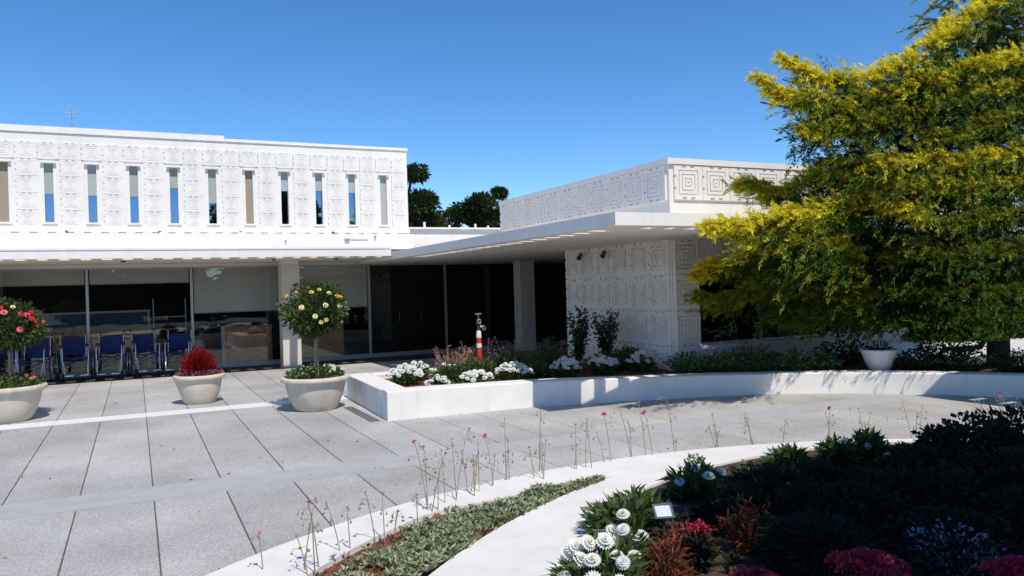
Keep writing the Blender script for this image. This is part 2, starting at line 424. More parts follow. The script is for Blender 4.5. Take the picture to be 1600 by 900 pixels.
# expansion joints
for x in (-1.06+.13, 1.85): box('expansion_joint', 'trim', LB, x-.008, x+.008, YW-.012, YW-.0008, 4.905, 5.065)
blind = {5: ('blind_tan', 1.), 6: ('shade_blind', .52), 7: ('blind_grey', .53), 8: ('shade_blind', .53), 9: ('shade_blind', .36), 10: ('shade_blind', .62),
         11: ('blind_tan', 1.), 12: ('blind_grey', .36), 13: ('blind_grey', .34), 14: ('blind_grey', .36), 15: ('blind_grey', 1.), 16: ('blind_grey', 1.)}
for k, x in enumerate(WX):
    wn_ = empty('window', (x, YW, 0)); wn_.parent = LB
    kk = k-1 if k >= 6 else k
    mat_, fr_ = {0: ('blind_tan', 1.), 1: ('shade_blind', .52), 2: ('blind_grey', .53), 3: ('shade_blind', .53), 4: ('shade_blind', .36), 5: ('shade_blind', .62), 6: ('blind_tan', 1.),
                 7: ('blind_grey', .36), 8: ('blind_grey', .34), 9: ('blind_grey', .36), 10: ('blind_grey', 1.)}.get(k-6, ('shade_blind', .5))
    b = MB(); b.box(-hw, -.079, .0, .1, 3.297, 4.466); b.box(.079, hw, .0, .1, 3.297, 4.466); b.build('jamb', 'trim', wn_)
    box('head', 'trim', wn_, -hw, hw, -.07, .02, 4.471, 4.506)
    box('sill', 'trim', wn_, -hw, hw, -.035, .1, 3.26, 3.2965)
    box('pane', 'glass_up', wn_, -.078, .078, .085, .09, 3.298, 4.465)
    box('blind', mat_, wn_, -.0775, .0775, .055, .059, 4.465-1.165*fr_, 4.465)
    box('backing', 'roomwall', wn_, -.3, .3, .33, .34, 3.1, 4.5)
# rear roof parapet seen between the two buildings
box('rear_parapet', 'trim', LB, 5.9, 16, 20.6, 20.9, 2.75, 3.42)
box('rear_parapet_cap', 'trim', LB, 5.9, 16, 20.5, 21.0, 3.422, 3.47)
for i, (x, h) in enumerate(((6.5, .10), (7.35, .16), (8.1, .08), (8.9, .12), (9.3, .07))):
    MB().tube([(x, 20.7, 3.47), (x, 20.7, 3.47+h)], .035, 8).build('roof_vent', 'white_paint', LB)
# canopy
sl_ = []
k = -8.3
while k < 5.0:
    sl_.append((k, k+.19, 16.95, 17.50)); k += .368
slab_slots('canopy', 'trim', LB, xl, 5.18, 16.85, 19.95, 2.52, 2.72, sl_)
box('upper_fascia', 'trim', LB, xl, 6.0, 17.72, 17.89, 2.722, 3.072)
box('drip_edge', 'trim', LB, xl, 5.178, 16.835, 16.8495, 2.68, 2.719)
for k in range(46):     # little blocks between fascia and wall foot
    x = xl+.1+k*.31
    if x < 5.6: box('vent_block', 'trim', LB, x, x+.17, 17.725, 17.84, 3.0725, 3.103)
for x, z, a in ((3.02, 2.82, .03), (4.35, 2.86, .12), (5.05, 2.93, .04)):
    box('fascia_fixture', 'galv', LB, x, x+a, 17.67, 17.719, z+.05, z+.1)
MB().tube([(4.5, 17.69, 2.97), (4.9, 17.69, 2.97)], .012, 6).build('conduit', 'galv', LB)
for x in (-1.2, .5, 2.1, 4.1):
    MB().lathe([(.0, .05), (.03, .045), (.035, 0)], 8, (x, 17.76, 3.075)).build('roof_fitting', 'iron', LB)
for x in (.2, 3.2, 4.6): MB().lathe([(.045, .0), (.045, -.03), (.0, -.035)], 10, (x-.4, 17.9, 2.5195)).build('soffit_light', 'iron', LB)
# columns
for x in (-3.15, 3.09, 9.35):
    box('column', 'column', LB, x, x+.42, 18.78, 19.2, .0, 2.44)
    box('column_cap', 'soffit', LB, x+.01, x+.41, 18.79, 19.19, 2.4405, 2.518 if x < 5 else 2.4485)
# glazing
YG = 20.0; MX = [-7.5, -5.33, -3.15, -.97, 1.21, 3.33, 5.51, 7.64, 9.95, 12.1]
box('head_frame', 'frame', LB, -8.6, 12.6, YG-.03, YG+.05, 2.41, 2.447)
box('transom_panel', 'soffit', LB, -8.6, 5.18, YG-.02, YG+.04, 2.448, 2.60)
box('sill_frame', 'frame', LB, -8.6, 12.6, YG-.04, YG+.06, -.01, .11)
for x in MX: box('mullion', 'frame', LB, x-.028, x+.028, YG-.05, YG+.05, .112, 2.408)
shades = {-3.15: .34, -.97: .34, 1.21: 1.08, 3.33: 1.08}
for a, b in zip(MX[:-1], MX[1:]):
    p = box('glass_pane', 'glass' if a < 5 else 'glass_dark', LB, a+.03, b-.03, YG-.004, YG+.004, .112, 2.408)
    if a in shades:
        s_ = box('roller_shade', 'roller', LB, a+.05, b-.05, YG+.03, YG+.034, 2.41-shades[a], 2.41)
        box('hem_bar', 'frame', s_, a+.05, b-.05, YG+.024, YG+.0295, 2.41-shades[a], 2.41-shades[a]+.025)
# the room behind the glass
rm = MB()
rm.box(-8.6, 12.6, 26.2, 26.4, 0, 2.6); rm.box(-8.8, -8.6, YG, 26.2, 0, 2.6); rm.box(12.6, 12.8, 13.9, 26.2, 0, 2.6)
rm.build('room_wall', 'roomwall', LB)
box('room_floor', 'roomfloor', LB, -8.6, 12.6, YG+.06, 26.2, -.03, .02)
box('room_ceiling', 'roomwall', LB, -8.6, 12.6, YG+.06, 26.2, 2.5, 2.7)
box('door_rail', 'column', LB, 5.6, 7.6, YG+.02, YG+.06, 2.12, 2.17)
for x in (6.3, 6.9): MB().tube([(x, YG-.08, .9), (x, YG-.08, 1.15)], .012, 6).build('door_handle', 'iron', LB)
# things in the room
def display_board(x0, x1, y, z0, zm, z1, lab):
    t = empty('display_board', ((x0+x1)/2, y, 0)); tag(t, lab, 'board')
    h = (x1-x0)/2
    box('upper_panel', 'boardblue', t, -h, h, -.01, .01, zm, z1); box('lower_panel', 'wood', t, -h, h, -.012, .012, z0, zm-.01)
    for a, b, c, d in ((-h-.05, -h, z0, z1+.05), (h, h+.05, z0, z1+.05), (-h, h, z1, z1+.05)): box('frame', 'board', t, a, b, -.03, .03, c, d)
    for s in (-1, 1): box('foot', 'board', t, s*h-.03, s*h+.03, -.2, .2, .021, z0)
display_board(-2.1, .26, 20.9, .45, 1.05, 1.4, 'framed blue and brown display board inside the glass behind the wheelchairs')
def panel(x0, x1, lab):
    t = empty('wood_counter', ((x0+x1)/2, 20.13, 0)); tag(t, lab, 'counter'); h = (x1-x0)/2
    box('front_panel', 'wood', t, -h, h, 0, .03, .1, .95); box('top', 'wood', t, -h-.02, h+.02, -.01, .4, .951, .985); box('end_post', 'board', t, -h-.09, -h-.004, -.01, .06, .021, 1.0)
    box('plinth', 'roomwall', t, -h, h, .02, .35, .021, .099)
panel(1.95, 3.05, 'brown timber counter behind the glass left of the near column')
panel(3.75, 4.85, 'brown timber counter behind the glass right of the near column')
sh_ = empty('shelf_rack', (.75, 20.9, 0)); tag(sh_, 'metal shelf rack inside the second glazed bay', 'shelf')
for s in (-.36, .36): box('post', 'frame', sh_, s-.012, s+.012, -.15, .15, .021, 1.7)
for z in (.6, .95, 1.25): box('shelf', 'frame', sh_, -.345, .345, -.15, .15, z, z+.02)

# ------------------------------------------------------------------ right building (one storey pavilion with patterned parapet and slotted canopy)
RB = empty('pavilion', (0, 0, 0)); tag(RB, 'low white pavilion with concentric square blocks and wide flat slotted canopy', 'building')
XR = 8.0; YR = 10.45
sl_ = []
k = 5.9
while k < 8.3: sl_.append((k, k+.19, 8.05, 8.37)); k += .355
k = 8.65
while k < 15.8: sl_.append((5.4, 5.70, k, k+.19)); k += .42
slab_slots('canopy', 'trim', RB, 5.2, 8.6, 7.85, 20.4, 2.45, 2.61, sl_)
slab_slots('rear_canopy', 'trim', RB, 8.603, 17.5, 9.6, 20.4, 2.452, 2.608, [])
# parapet box on the roof
pb = MB(); pb.box(XR, 17, YR, YR+.25, 2.612, 3.70); pb.box(XR, XR+.25, YR+.25, 16.95, 2.612, 3.70); pb.box(XR+.25, 17, 16.7, 16.95, 2.612, 3.70); pb.box(16.75, 17, YR+.25, 16.7, 2.612, 3.70)
pb.box(XR+.25, 16.75, YR+.25, 16.7, 3.3, 3.4)
pb.build('parapet_wall', 'stucco', RB)
cb = MB(); cb.box(XR-.055, 17.05, YR-.055, YR+.3, 3.702, 3.80); cb.box(XR-.055, XR+.3, YR+.303, 17.0, 3.702, 3.80); cb.build('coping', 'trim', RB)
TP = .59
tm2 = tile_mesh(TP, .585, .41, 'pattern_block', face=.037, groove=.017, depth=.018, hole=.034)
for k in range(14): link('pattern_block', tm2, None, RB, (XR+.36+TP*k+.015, YR-.0005, 3.405))
for k in range(11): link('pattern_block', tm2, None, RB, (XR-.0005, YR+.06+TP*(k+.5), 3.405), -math.pi/2)
# ground-floor walls: side wall, pier, sill wall, spandrel, piers between windows
lw = MB()
lw.box(XR, XR+.25, YR, 13.9, .0, 2.447); lw.box(XR+.25, 12.9, 13.65, 13.9, 0, 2.447)
lw.build('side_wall', 'stucco', RB)
op = [(8.57, 11.5), (12.3, 14.9), (16.6, 19.0)]
fwl = MB(); fwl.box(XR+.251, 8.57, YR, YR+.25, 0, 2.447); fwl.box(11.5, 12.3, YR, YR+.25, 0, 2.447); fwl.box(14.9, 16.6, YR, YR+.25, 0, 2.447); fwl.box(19., 20, YR, YR+.25, 0, 2.447)
for a, b in op: fwl.box(a, b, YR, YR+.25, 0, .60); fwl.box(a, b, YR, YR+.25, 2.04, 2.447)
fwl.build('front_wall', 'stucco', RB)
tm3 = tile_mesh(.573, .585, .42, 'pattern_block', face=.039, groove=.034, depth=.037, hole=.036, low=False)
for r in range(4):
    z = 2.455-TP*(r+.5)+.02
    for k in range(6): link('pattern_block', tm3, None, RB, (XR-.0005, YR+.02+(k+.5)*.573, z-.02), -math.pi/2)
tmp = tile_mesh(.50, .585, .41, 'pattern_block', face=.039, groove=.026, depth=.037, hole=.036, dots=False)
for r in range(4): link('pattern_block', tmp, None, RB, (8.29, YR-.0005, 2.455-TP*(r+.5)))
for a, b in op:
    wn_ = empty('window', (a, YR, 0)); wn_.parent = RB; L_ = b-a
    box('sill', 'trim', wn_, -.03, L_+.03, -.06, .2, .602, .66); box('pane', 'glass_dark', wn_, .04, L_-.04, .15, .156, .70, 2.0)
    fb = MB(); fb.box(0, .04, .12, .18, .661, 2.04); fb.box(L_-.04, L_, .12, .18, .661, 2.04); fb.box(.041, L_-.041, .12, .18, 2.0, 2.04); fb.box(.041, L_-.041, .12, .18, .661, .70)
    fb.box(L_/2-.02, L_/2+.02, .12, .178, .7005, 1.9995); fb.build('frame', 'frame', wn_)
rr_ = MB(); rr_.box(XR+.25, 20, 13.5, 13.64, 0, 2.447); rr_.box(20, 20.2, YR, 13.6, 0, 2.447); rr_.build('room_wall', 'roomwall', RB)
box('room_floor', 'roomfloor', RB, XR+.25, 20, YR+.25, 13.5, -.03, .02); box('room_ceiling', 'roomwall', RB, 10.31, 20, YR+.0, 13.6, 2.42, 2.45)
for y in (12.35, 13.2):
    wl_ = MB().tube([(XR-.04, y, 2.32), (XR-.14, y-.03, 2.36)], .012, 6); wl_.tube([(XR-.10, y-.03, 2.36), (XR-.2, y-.12, 2.26)], [.025, .05], 10); wl_.build('wall_lamp', 'iron', RB)
tb = empty('cafe_table', (14.0, 11.6, 0)); tag(tb, 'table with bright orange wooden top seen through the pavilion window', 'table')
box('top', 'orange_wood', tb, -1., .5, -.5, .4, .80, .84)
for x in (-.85, .38):
    for y in (-.38, .3): box('leg', 'iron', tb, x-.025, x+.025, y-.025, y+.025, .021, .799)
# second canopy over the walk to the right, just outside the frame
C2 = empty('walkway_canopy', (12, 3.5, 0)); tag(C2, 'flat white walkway canopy with slotted edge on round posts at far right', 'canopy')
sl_ = [(-1.6, -1.3, -2.6+.42*i, -2.6+.42*i+.19) for i in range(11)]
slab_slots('roof', 'trim', C2, -1.8, 2.4, -3.0, 2.35, 2.45, 2.61, sl_)
for x in (1.2, 2.):
    for y in (-2, 1.6): MB().tube([(x, y, 0), (x, y, 2.448)], .09, 14).build('post', 'trim', C2, True)

# ------------------------------------------------------------------ antenna and far trees
an = empty('roof_antenna', (-1.11, 19, 4.9)); tag(an, 'thin white roof antenna with short cross arms above the long building', 'antenna')
MB().tube([(0, 0, 0), (0, 0, .92)], .011, 6).build('mast', 'galv', an)
for z, l in ((.90, .10), (.82, .13), (.74, .09)): MB().tube([(-l, 0, z-.01), (l*.8, 0, z+.03)], .009, 5).build('cross_arm', 'galv', an)

def far_tree(name, loc, h, lumps, lab, n=5200, ls=1., grp='trees behind the buildings'):
    t = empty(name, loc); tag(t, lab, 'tree', grp)
    P = []; D = []
    for (c, rad, f) in lumps:
        p, d = clumpy(int(n*f), c, rad, 16, .42); P.append(p); D.append(d)
    P = np.concatenate(P); D = np.concatenate(D)
    link('crown', quads_mesh('crown', blades(P, D, RNG.uniform(.16, .36, len(P))*ls, RNG.uniform(.07, .16, len(P))*ls)), 'cypress', t)
    b = MB(); b.tube([(0, 0, -.05), (.1, 0, h*.4), (-.1, .1, h*.7), (0, 0, h*.9)], [.35, .28, .2, .08], 8)
    for (c, rad, f) in lumps: b.tube([(0, 0, max(1., c[2]*.6)), (c[0]*.6, c[1]*.6, c[2]*.85), c], [.14, .1, .05], 6)
    b.build('trunk', 'bark', t)
    return t
far_tree('cypress_tree', (14.6, 45, 0), 8, [((.7, 0, 8.8), (1.0, 1, .55), .22), ((-1.2, 0, 7.6), (1.3, 1.2, 1.2), .2), ((1.0, 0, 6.9), (1.25, 1.2, 1.0), .35), ((1.6, .3, 5.6), (1.6, 1.2, .9), .3)], 'dark tall broken topped tree beside the long building end', 7500)
far_tree('cypress_tree', (19.6, 46, 0), 7, [((0, 0, 6.9), (1.6, 1.4, .95), .5), ((-1.2, .3, 6.2), (1.2, 1, .5), .2), ((1.3, 0, 6.0), (1.5, 1.2, .6), .25), ((1.9, 0, 7.95), (.5, .5, .25), .06)], 'dark round crowned tree in the gap between the buildings', 7500)
far_tree('cypress_tree', (23.2, 47, 0), 6.6, [((-.2, 0, 6.6), (1.5, 1.3, 1.0), .5), ((-1.1, 0, 8.0), (.45, .4, .25), .08), ((-1.6, .3, 5.6), (1.3, 1, .7), .3)], 'dark tree half hidden behind the pavilion parapet', 5200)
far_tree('cypress_tree', (17.3, 49, 0), 5.4, [((0, 0, 5.5), (1.6, 1.3, .75), .5), ((.9, 0, 6.3), (.35, .3, .45), .1)], 'low dark bushy tree between the two taller far trees', 4200)

# ------------------------------------------------------------------ raised planter along the pavilion
pl = empty('raised_planter', (3, 10, 0)); pl.location = (0, 0, 0); tag(pl, 'low white curving planter wall in front of the pavilion', 'planter')
ctrl = [(3.0, 10.13), (4.1, 10.08), (5.23, 10.02), (6.05, 9.78), (6.85, 9.56), (7.65, 9.35), (8.62, 8.97), (9.3, 8.58), (9.85, 8.15), (10.3, 7.66), (10.8, 7.0), (11.25, 6.2), (11.6, 5.2), (11.8, 4.0)]
def spline(c, n=6):
    c = [Vector((*p, 0)) for p in c]; out = []
    for i in range(len(c)-1):
        p0, p1, p2, p3 = c[max(i-1,0)], c[i], c[i+1], c[min(i+2,len(c)-1)]
        for k in range(n):
            t = k/n; out.append(.5*((2*p1)+(-p0+p2)*t+(2*p0-5*p1+4*p2-p3)*t*t+(-p0+3*p1-3*p2+p3)*t**3))
    out.append(c[-1]); return out
path = [Vector((3.0,10.13,0))] + [Vector((3.0+.37*i, 10.13-.018*i, 0)) for i in range(1, 6)] + spline(ctrl[2:], 6)
def wall_strip(name, path, th, z0, ztop, m, parent):
    b = MB(); V = []; e = .012
    for i, p in enumerate(path):
        z1 = ztop if p.x < 3.6 else ztop-.08*min(1., (p.x-3.6)/5.)*(name == 'front_wall')
        t = (path[min(i+1, len(path)-1)]-path[max(i-1, 0)]).normalized(); nrm = Vector((-t.y, t.x, 0))   # inward
        q = p+nrm*th
        V.append([(p.x, p.y, z0), (p.x, p.y, z1-e), (p.x+nrm.x*e, p.y+nrm.y*e, z1), (q.x-nrm.x*e, q.y-nrm.y*e, z1), (q.x, q.y, z1-e), (q.x, q.y, z0)])
    for i in range(len(V)-1):
        for k in range(5): b.add([V[i][k], V[i+1][k], V[i+1][k+1], V[i][k+1]], [(0,1,2,3)])
    for v in (V[0], V[-1]): b.add(v, [(0,1,2,3,4,5)])
    return b.build(name, m, parent)
WT = .39
wall_strip('front_wall', path, .34, -.02, WT, 'wallwhite', pl)
side = [Vector((3.10+.0, 12.75, 0)), Vector((3.06, 11.6, 0)), Vector((3.01, 10.475, 0))]
wall_strip('side_wall', side, .36, -.02, WT-.003, 'wallwhite', pl)
back = [Vector((7.98, 12.75, 0)), Vector((5.5, 12.75, 0)), Vector((3.465, 12.75, 0))]
wall_strip('back_wall', back, .30, -.02, WT-.006, 'wallwhite', pl)
bb = MB(); inner = []
for i, p in enumerate(path):
    t = (path[min(i+1, len(path)-1)]-path[max(i-1, 0)]).normalized(); inner.append((p.x-t.y*.3, p.y+t.x*.3))
inner[0] = (3.2, inner[0][1])
for i in range(len(inner)-1):
    (ax, ay), (bx, by) = inner[i], inner[i+1]
    ya = 12.6 if ax < XR else YR+.02; yb = 12.6 if bx < XR else YR+.02
    b_ = [(ax, ay, .26), (bx, by, .26), (bx, max(yb, by), .30), (ax, max(ya, ay), .30)]
    bb.add(b_, [(0,1,2,3)])
bed = struct(bb.build('planting_bed', 'mulch'))
# bark chips lying on the bed
def chips(name, n, fn, m):
    P = np.array([fn() for _ in range(n)]); D = rdir(n)*np.array((1, 1, .25))
    return stuff(link(name, quads_mesh(name, blades(P, D, RNG.uniform(.02, .06, n), RNG.uniform(.012, .03, n), .0)), m))
leafmat('chips', [(.10, .035, .02), (.20, .075, .04), (.30, .14, .08)], trans=0)
def bedpt():
    x = random.uniform(3.4, 7.9); return (x, random.uniform(10.45 - max(0, (x-5.2))*.26, 12.4), .275+random.uniform(0, .02))
chips('bark_mulch', 5000, bedpt, 'chips')
for i, (x, y, a, s) in enumerate(((3.62, 10.72, .2, .22), (4.30, 10.78, -.1, .20))):
    b = MB(); n = 9
    ring_ = [(math.cos(2*math.pi*k/n)*s*(1+.12*math.sin(3*k)), math.sin(2*math.pi*k/n)*s*.62) for k in range(n)]
    b.add([(p, q, 0) for p, q in ring_]+[(p*.92, q*.92, .05) for p, q in ring_], [tuple(range(n, 2*n))]+[(k, (k+1)%n, n+(k+1)%n, n+k) for k in range(n)])
    o = b.build('stepping_stone', 'stone'); o.location = (x, y, .265); o.rotation_euler.z = a
    tag(o, ['flat tan stone lying in mulch near the planter corner', 'flat tan stone lying in mulch below the red standpipe'][i], 'stone')

# ------------------------------------------------------------------ flower and plant builders
def petal_head(name, r, n, layers, mat, eye=None, dome=.35):
    P = []; 
    V = []
    for l in range(layers):
        m = max(5, int(n*(1-.22*l))); rr = r*(1-.24*l); tilt = .10+dome*l
        for k in range(m):
            a = 2*math.pi*(k+.5*(l % 2))/m; c, s = math.cos(a), math.sin(a); wd = 2*math.pi*rr/m*.55
            z0 = .004+l*r*.13; z1 = z0+math.sin(tilt)*rr*.8-.12*r*(l == 0); ri = rr*.15; ro = rr*math.cos(tilt)
            zm = z0+(z1-z0)*.6+r*.06; rm_ = ri+(ro-ri)*.6
            V.append([(ri*c, ri*s, z0), (rm_*c+wd*s, rm_*s-wd*c, zm), (ro*c, ro*s, z1), (rm_*c-wd*s, rm_*s+wd*c, zm)])
    me = quads_mesh(name, np.array(V)); me.materials.append(MATS[mat])
    if eye:
        b = MB(); b.lathe([(.0, r*.16+.005+layers*r*.05), (r*.16, r*.13+layers*r*.05), (r*.2, 0)], 8)
        me.materials.append(MATS[eye])
        o = len(me.vertices)
        # join eye as a second mesh through bmesh
        import bmesh
        bm = bmesh.new(); bm.from_mesh(me); em = b.mesh('eye'); n0 = len(bm.faces); bm.from_mesh(em); bm.faces.ensure_lookup_table()
        for f in bm.faces[n0:]: f.material_index = 1
        bm.to_mesh(me); bm.free()
    return me
DAISY = [petal_head('flower', r, 15, 3, 'petal_white', None, .38) for r in (.046, .055)]
BIG = [petal_head('flower', r, 20, 6, 'petal_white', 'eye', .27) for r in (.047, .054)]
ROSES = {k: petal_head('rose_bloom', .041, 7, 4, k, None, .42) for k in ('petal_yellow', 'petal_cream', 'petal_red', 'petal_rosepink')}
def heads(parent, pts, meshes, name='flower', tilt=.5, cam_bias=(-.35, -.75)):
    for p in pts:
        me = random.choice(meshes); o = link(name, me, None, parent, p)
        o.rotation_mode = 'ZYX'; o.rotation_euler = (random.uniform(.25, .95), random.uniform(-.6, .2), random.uniform(0, 6.28))
        s = random.uniform(.8, 1.15); o.scale = (s, s, s)
def tuft(n, r, h, ln, wd, spread=.8, base=.06):
    """leaves rising from the ground and arching out"""
    a = RNG.uniform(0, 6.283, n); q = np.sqrt(RNG.uniform(0, 1, n)); f = RNG.uniform(0, 1, n)
    P = np.stack([np.cos(a)*q*r*(.35+.65*f), np.sin(a)*q*r*(.35+.65*f), f*h*(1-.55*q**2)], 1)
    D = np.stack([np.cos(a)*q*spread, np.sin(a)*q*spread, RNG.uniform(.2, 1., n)], 1) + rdir(n)*.45
    return blades(P, D, RNG.uniform(.7, 1.2, n)*ln, RNG.uniform(.7, 1.2, n)*wd, .18)
def plant(name, loc, label, cat, mat, n, r, h, ln, wd, group=None, spread=.8, stems=True, sc=1):
    t = empty(name, loc); tag(t, label, cat, group)
    link('foliage', quads_mesh('foliage', tuft(n, r, h, ln, wd, spread)), mat, t)
    if stems:
        b = MB()
        for k in range(5):
            a = random.uniform(0, 6.28); b.tube([(0, 0, -.02), (math.cos(a)*r*.35, math.sin(a)*r*.35, h*.45), (math.cos(a)*r*.6, math.sin(a)*r*.6, h*.75)], [.008, .006, .003], 5)
        b.build('stems', 'stemgreen', t)
    return t
def daisy_clump(loc, r, h, nf, label, heads_=DAISY, group='white flower clumps', mat='daisy_leaf', n=420, ln=.10, wd=.03, stretch=1., name='white_flower_plant'):
    t = plant(name, loc, label, 'flowers', mat, n, r*1.05, h, ln, wd, group)
    pts = []
    tries = 0
    while len(pts) < nf and tries < 3000:
        tries += 1
        a = random.uniform(0, 6.28); q = math.sqrt(random.random()); p = (math.cos(a)*q*r, math.sin(a)*q*r, h*(1.02-.45*q*q)+random.uniform(.0, .05))
        if all((Vector(p)-Vector(o)).length > .06 for o in pts): pts.append(p)
    heads(t, pts, heads_)
    return t
D = daisy_clump
D((3.72, 11.55, .275), .26, .26, 34, 'wide white flower mound at the left end of the raised bed')
D((4.06, 11.95, .275), .19, .26, 16, 'white flowers just behind the leftmost mound in the raised bed')
D((3.92, 10.62, .275), .17, .16, 12, 'low white flowers nearest the planter front edge beside the flat stones')
D((4.50, 11.70, .275), .16, .22, 9, 'few white flowers deep in greenery left of the red standpipe')
D((4.50, 10.62, .275), .24, .20, 20, 'white flower mound in front of the red standpipe')
D((5.18, 10.72, .275), .26, .27, 36, 'dense white flower mound right of the standpipe at the shade edge')
D((6.10, 10.75, .275), .24, .27, 28, 'shaded white flower mound left of the dark upright shrubs')
D((6.80, 10.75, .275), .24, .27, 28, 'shaded white flower mound in front of the dark upright shrubs')
D((7.50, 10.65, .275), .25, .29, 28, 'shaded white flower mound closest to the patterned wall corner')
# green filler in the bed
for i, (x, y, r, h, lab) in enumerate(((4.9, 11.4, .38, .34, 'leafy green plant at the foot of the red standpipe'), (4.35, 11.25, .28, .28, 'small leafy green plant between white flower mounds left of the standpipe'),
                                     (5.6, 11.6, .38, .36, 'leafy green plant right of the standpipe below pink flowers'), (6.3, 11.6, .4, .4, 'dim leafy green plant in canopy shade left of the dark shrubs'),
    (7.15, 11.2, .34, .30, 'dim leafy green plant at the foot of the dark upright shrubs'), (5.72, 10.95, .26, .22, 'low leafy green plant at the shade edge between white mounds'), (7.62, 11.3, .30, .34, 'dim leafy green plant against the patterned side wall'))):
    plant('leafy_plant', (x, y, .27), lab, 'plant', 'daisy_leaf', 900, r, h, .12, .028, 'green plants in the raised bed')
# pink hazy flowers
def haze_plant(loc, r, h, label, n=700):
    t = plant('pink_flower_plant', loc, label, 'flowers', 'pinkhaze', n, r, h, .06, .018, 'pink airy flowers in the raised bed', .5)
    b = MB(); pk = []
    for k in range(46):
        a = random.uniform(0, 6.28); q = math.sqrt(random.random())*r; z = h*random.uniform(.6, 1.2)
        b.tube([(math.cos(a)*q*.6, math.sin(a)*q*.6, h*.3), (math.cos(a)*q, math.sin(a)*q, z)], .003, 4); pk.append((math.cos(a)*q, math.sin(a)*q, z))
    b.build('flower_stems', 'stem', t)
    P = np.repeat(np.array(pk), 5, 0)+RNG.normal(size=(len(pk)*5, 3))*.016
    link('blossoms', quads_mesh('blossoms', blades(P, rdir(len(P)), .028, .02)), 'dustypink', t)
haze_plant((4.75, 12.1, .275), .36, .42, 'pinkish brown airy flower clump at the left rear of the raised bed')
haze_plant((5.25, 12.2, .275), .36, .48, 'pinkish brown airy flower clump directly left of the red standpipe')
haze_plant((5.95, 12.15, .275), .40, .48, 'pinkish airy flower clump directly right of the red standpipe')
haze_plant((6.6, 12.1, .275), .36, .44, 'dim pinkish flower clump under the canopy near the dark column')
# dark upright shrubs against the patterned wall
def upright_shrub(loc, h, r, label, n=900):
    t = empty('upright_shrub', loc); tag(t, label, 'shrub', 'dark upright shrubs')
    P = []; Dd = []; b = MB()
    for k in range(9):
        a = random.uniform(0, 6.28); q = r*random.uniform(.3, 1.); top = Vector((math.cos(a)*q, math.sin(a)*q, h*random.uniform(.7, 1.)))
        b.tube([(0, 0, -.02), top*.5+Vector((0, 0, .05)), top], [.012, .008, .004], 5)
        m = n//9; f = RNG.uniform(.2, 1., m)[:, None]
        P.append(np.array(top)*f+RNG.normal(size=(m, 3))*.035); Dd.append(rdir(m)+np.array((0, 0, .5)))
    P = np.concatenate(P); Dd = np.concatenate(Dd)
    link('foliage', quads_mesh('foliage', blades(P, Dd, RNG.uniform(.05, .10, len(P)), .035)), 'dark_leaf', t); b.build('stems', 'bark', t)
upright_shrub((7.0, 11.9, .275), 1.05, .22, 'dark upright shrub on the left of the pair against patterned wall')
upright_shrub((7.45, 11.6, .275), 1.0, .26, 'dark upright shrub on the right of the pair against patterned wall')
upright_shrub((6.65, 12.2, .275), .55, .25, 'short dark shrub beside the foot of the upright pair', 500)
# standpipe
sp = empty('standpipe', (5.10, 11.85, .26)); sp.scale = (.74, .74, 1); tag(sp, 'red and white striped standpipe with grey valves in the flower bed', 'standpipe')
MB().lathe([(.0, 0), (.055, 0), (.055, .62), (.0, .62)], 18).build('post', 'red_paint', sp, False)
MB().lathe([(.057, .50), (.0575, .57)], 18).build('white_band', 'white_paint', sp); MB().lathe([(.0565, .66), (.0575, .70), (.052, .75), (.04, .78)], 18).build('white_collar', 'white_paint', sp)
MB().lathe([(.0, .62), (.055, .621), (.055, .66), (.0, .661)], 18).build('red_collar', 'red_paint', sp)
v = MB(); v.tube([(0, 0, .75), (0, 0, .92)], .036, 12); v.lathe([(.0, .86), (.05, .87), (.06, .92), (.05, .97), (.0, .98)], 14); v.build('valve_body', 'iron', sp, True)
MB().ring((0, -.06, .93), .035, .012, 'y', 16, 6).build('outlet_ring', 'galv', sp, True)
hb = MB().tube([(0, 0, .96), (0, 0, 1.05)], .012, 8); hb.lathe([(.0, 1.04), (.075, 1.045), (.075, 1.065), (.0, 1.07)], 16); hb.build('hand_wheel', 'galv', sp)
sv = MB().tube([(0, 0, .84), (.11, -.03, .84)], .022, 10); sv.tube([(.10, -.02, .84), (.10, -.07, .82)], .034, 12); sv.ring((.10, -.085, .82), .036, .01, 'y', 16, 6); sv.build('side_outlet', 'galv', sp, True)
# ground cover right of the patterned wall
def cover(loc, r, h, label, mat='cover_leaf', n=700, ln=.08, wd=.035):
    return plant('ground_cover_plant', loc, label, 'plant', mat, n, r, h, ln, wd, 'low plants along the curved planter', .9)
cover((7.95, 10.0, .275), .42, .34, 'dark green low mound at the foot of the patterned pier')
cover((8.45, 9.75, .275), .42, .32, 'green low mound under the left end of the pavilion window')
cover((8.95, 9.45, .275), .40, .34, 'sunlit green mound behind the middle of the curved wall')
cover((9.35, 9.15, .275), .38, .34, 'sunlit pale green mound left of the white urn')
cover((9.75, 8.95, .275), .30, .28, 'green mound touching the white urn')
cover((9.2, 9.9, .275), .5, .42, 'reddish green plants under the pavilion window sill', 'pinkhaze')
cover((10.75, 8.1, .275), .42, .32, 'shaded dark green mound right of the white urn', 'dark_leaf')
cover((11.15, 7.6, .275), .42, .34, 'shaded dark green mound beside the golden tree trunk', 'dark_leaf')
cover((11.5, 7.0, .275), .42, .34, 'shaded dark green mound at the far right end of the planter', 'dark_leaf')
cover((12.2, 8.6, .275), .6, .5, 'loose dark shrubbery behind the golden tree trunk', 'dark_leaf', 900)
cover((10.6, 9.3, .275), .5, .45, 'dark leafy plants behind the white urn', 'dark_leaf', 800)
ur = empty('white_urn', (10.38, 8.42, .255)); tag(ur, 'small weathered white urn among the plants behind the curved wall', 'urn')
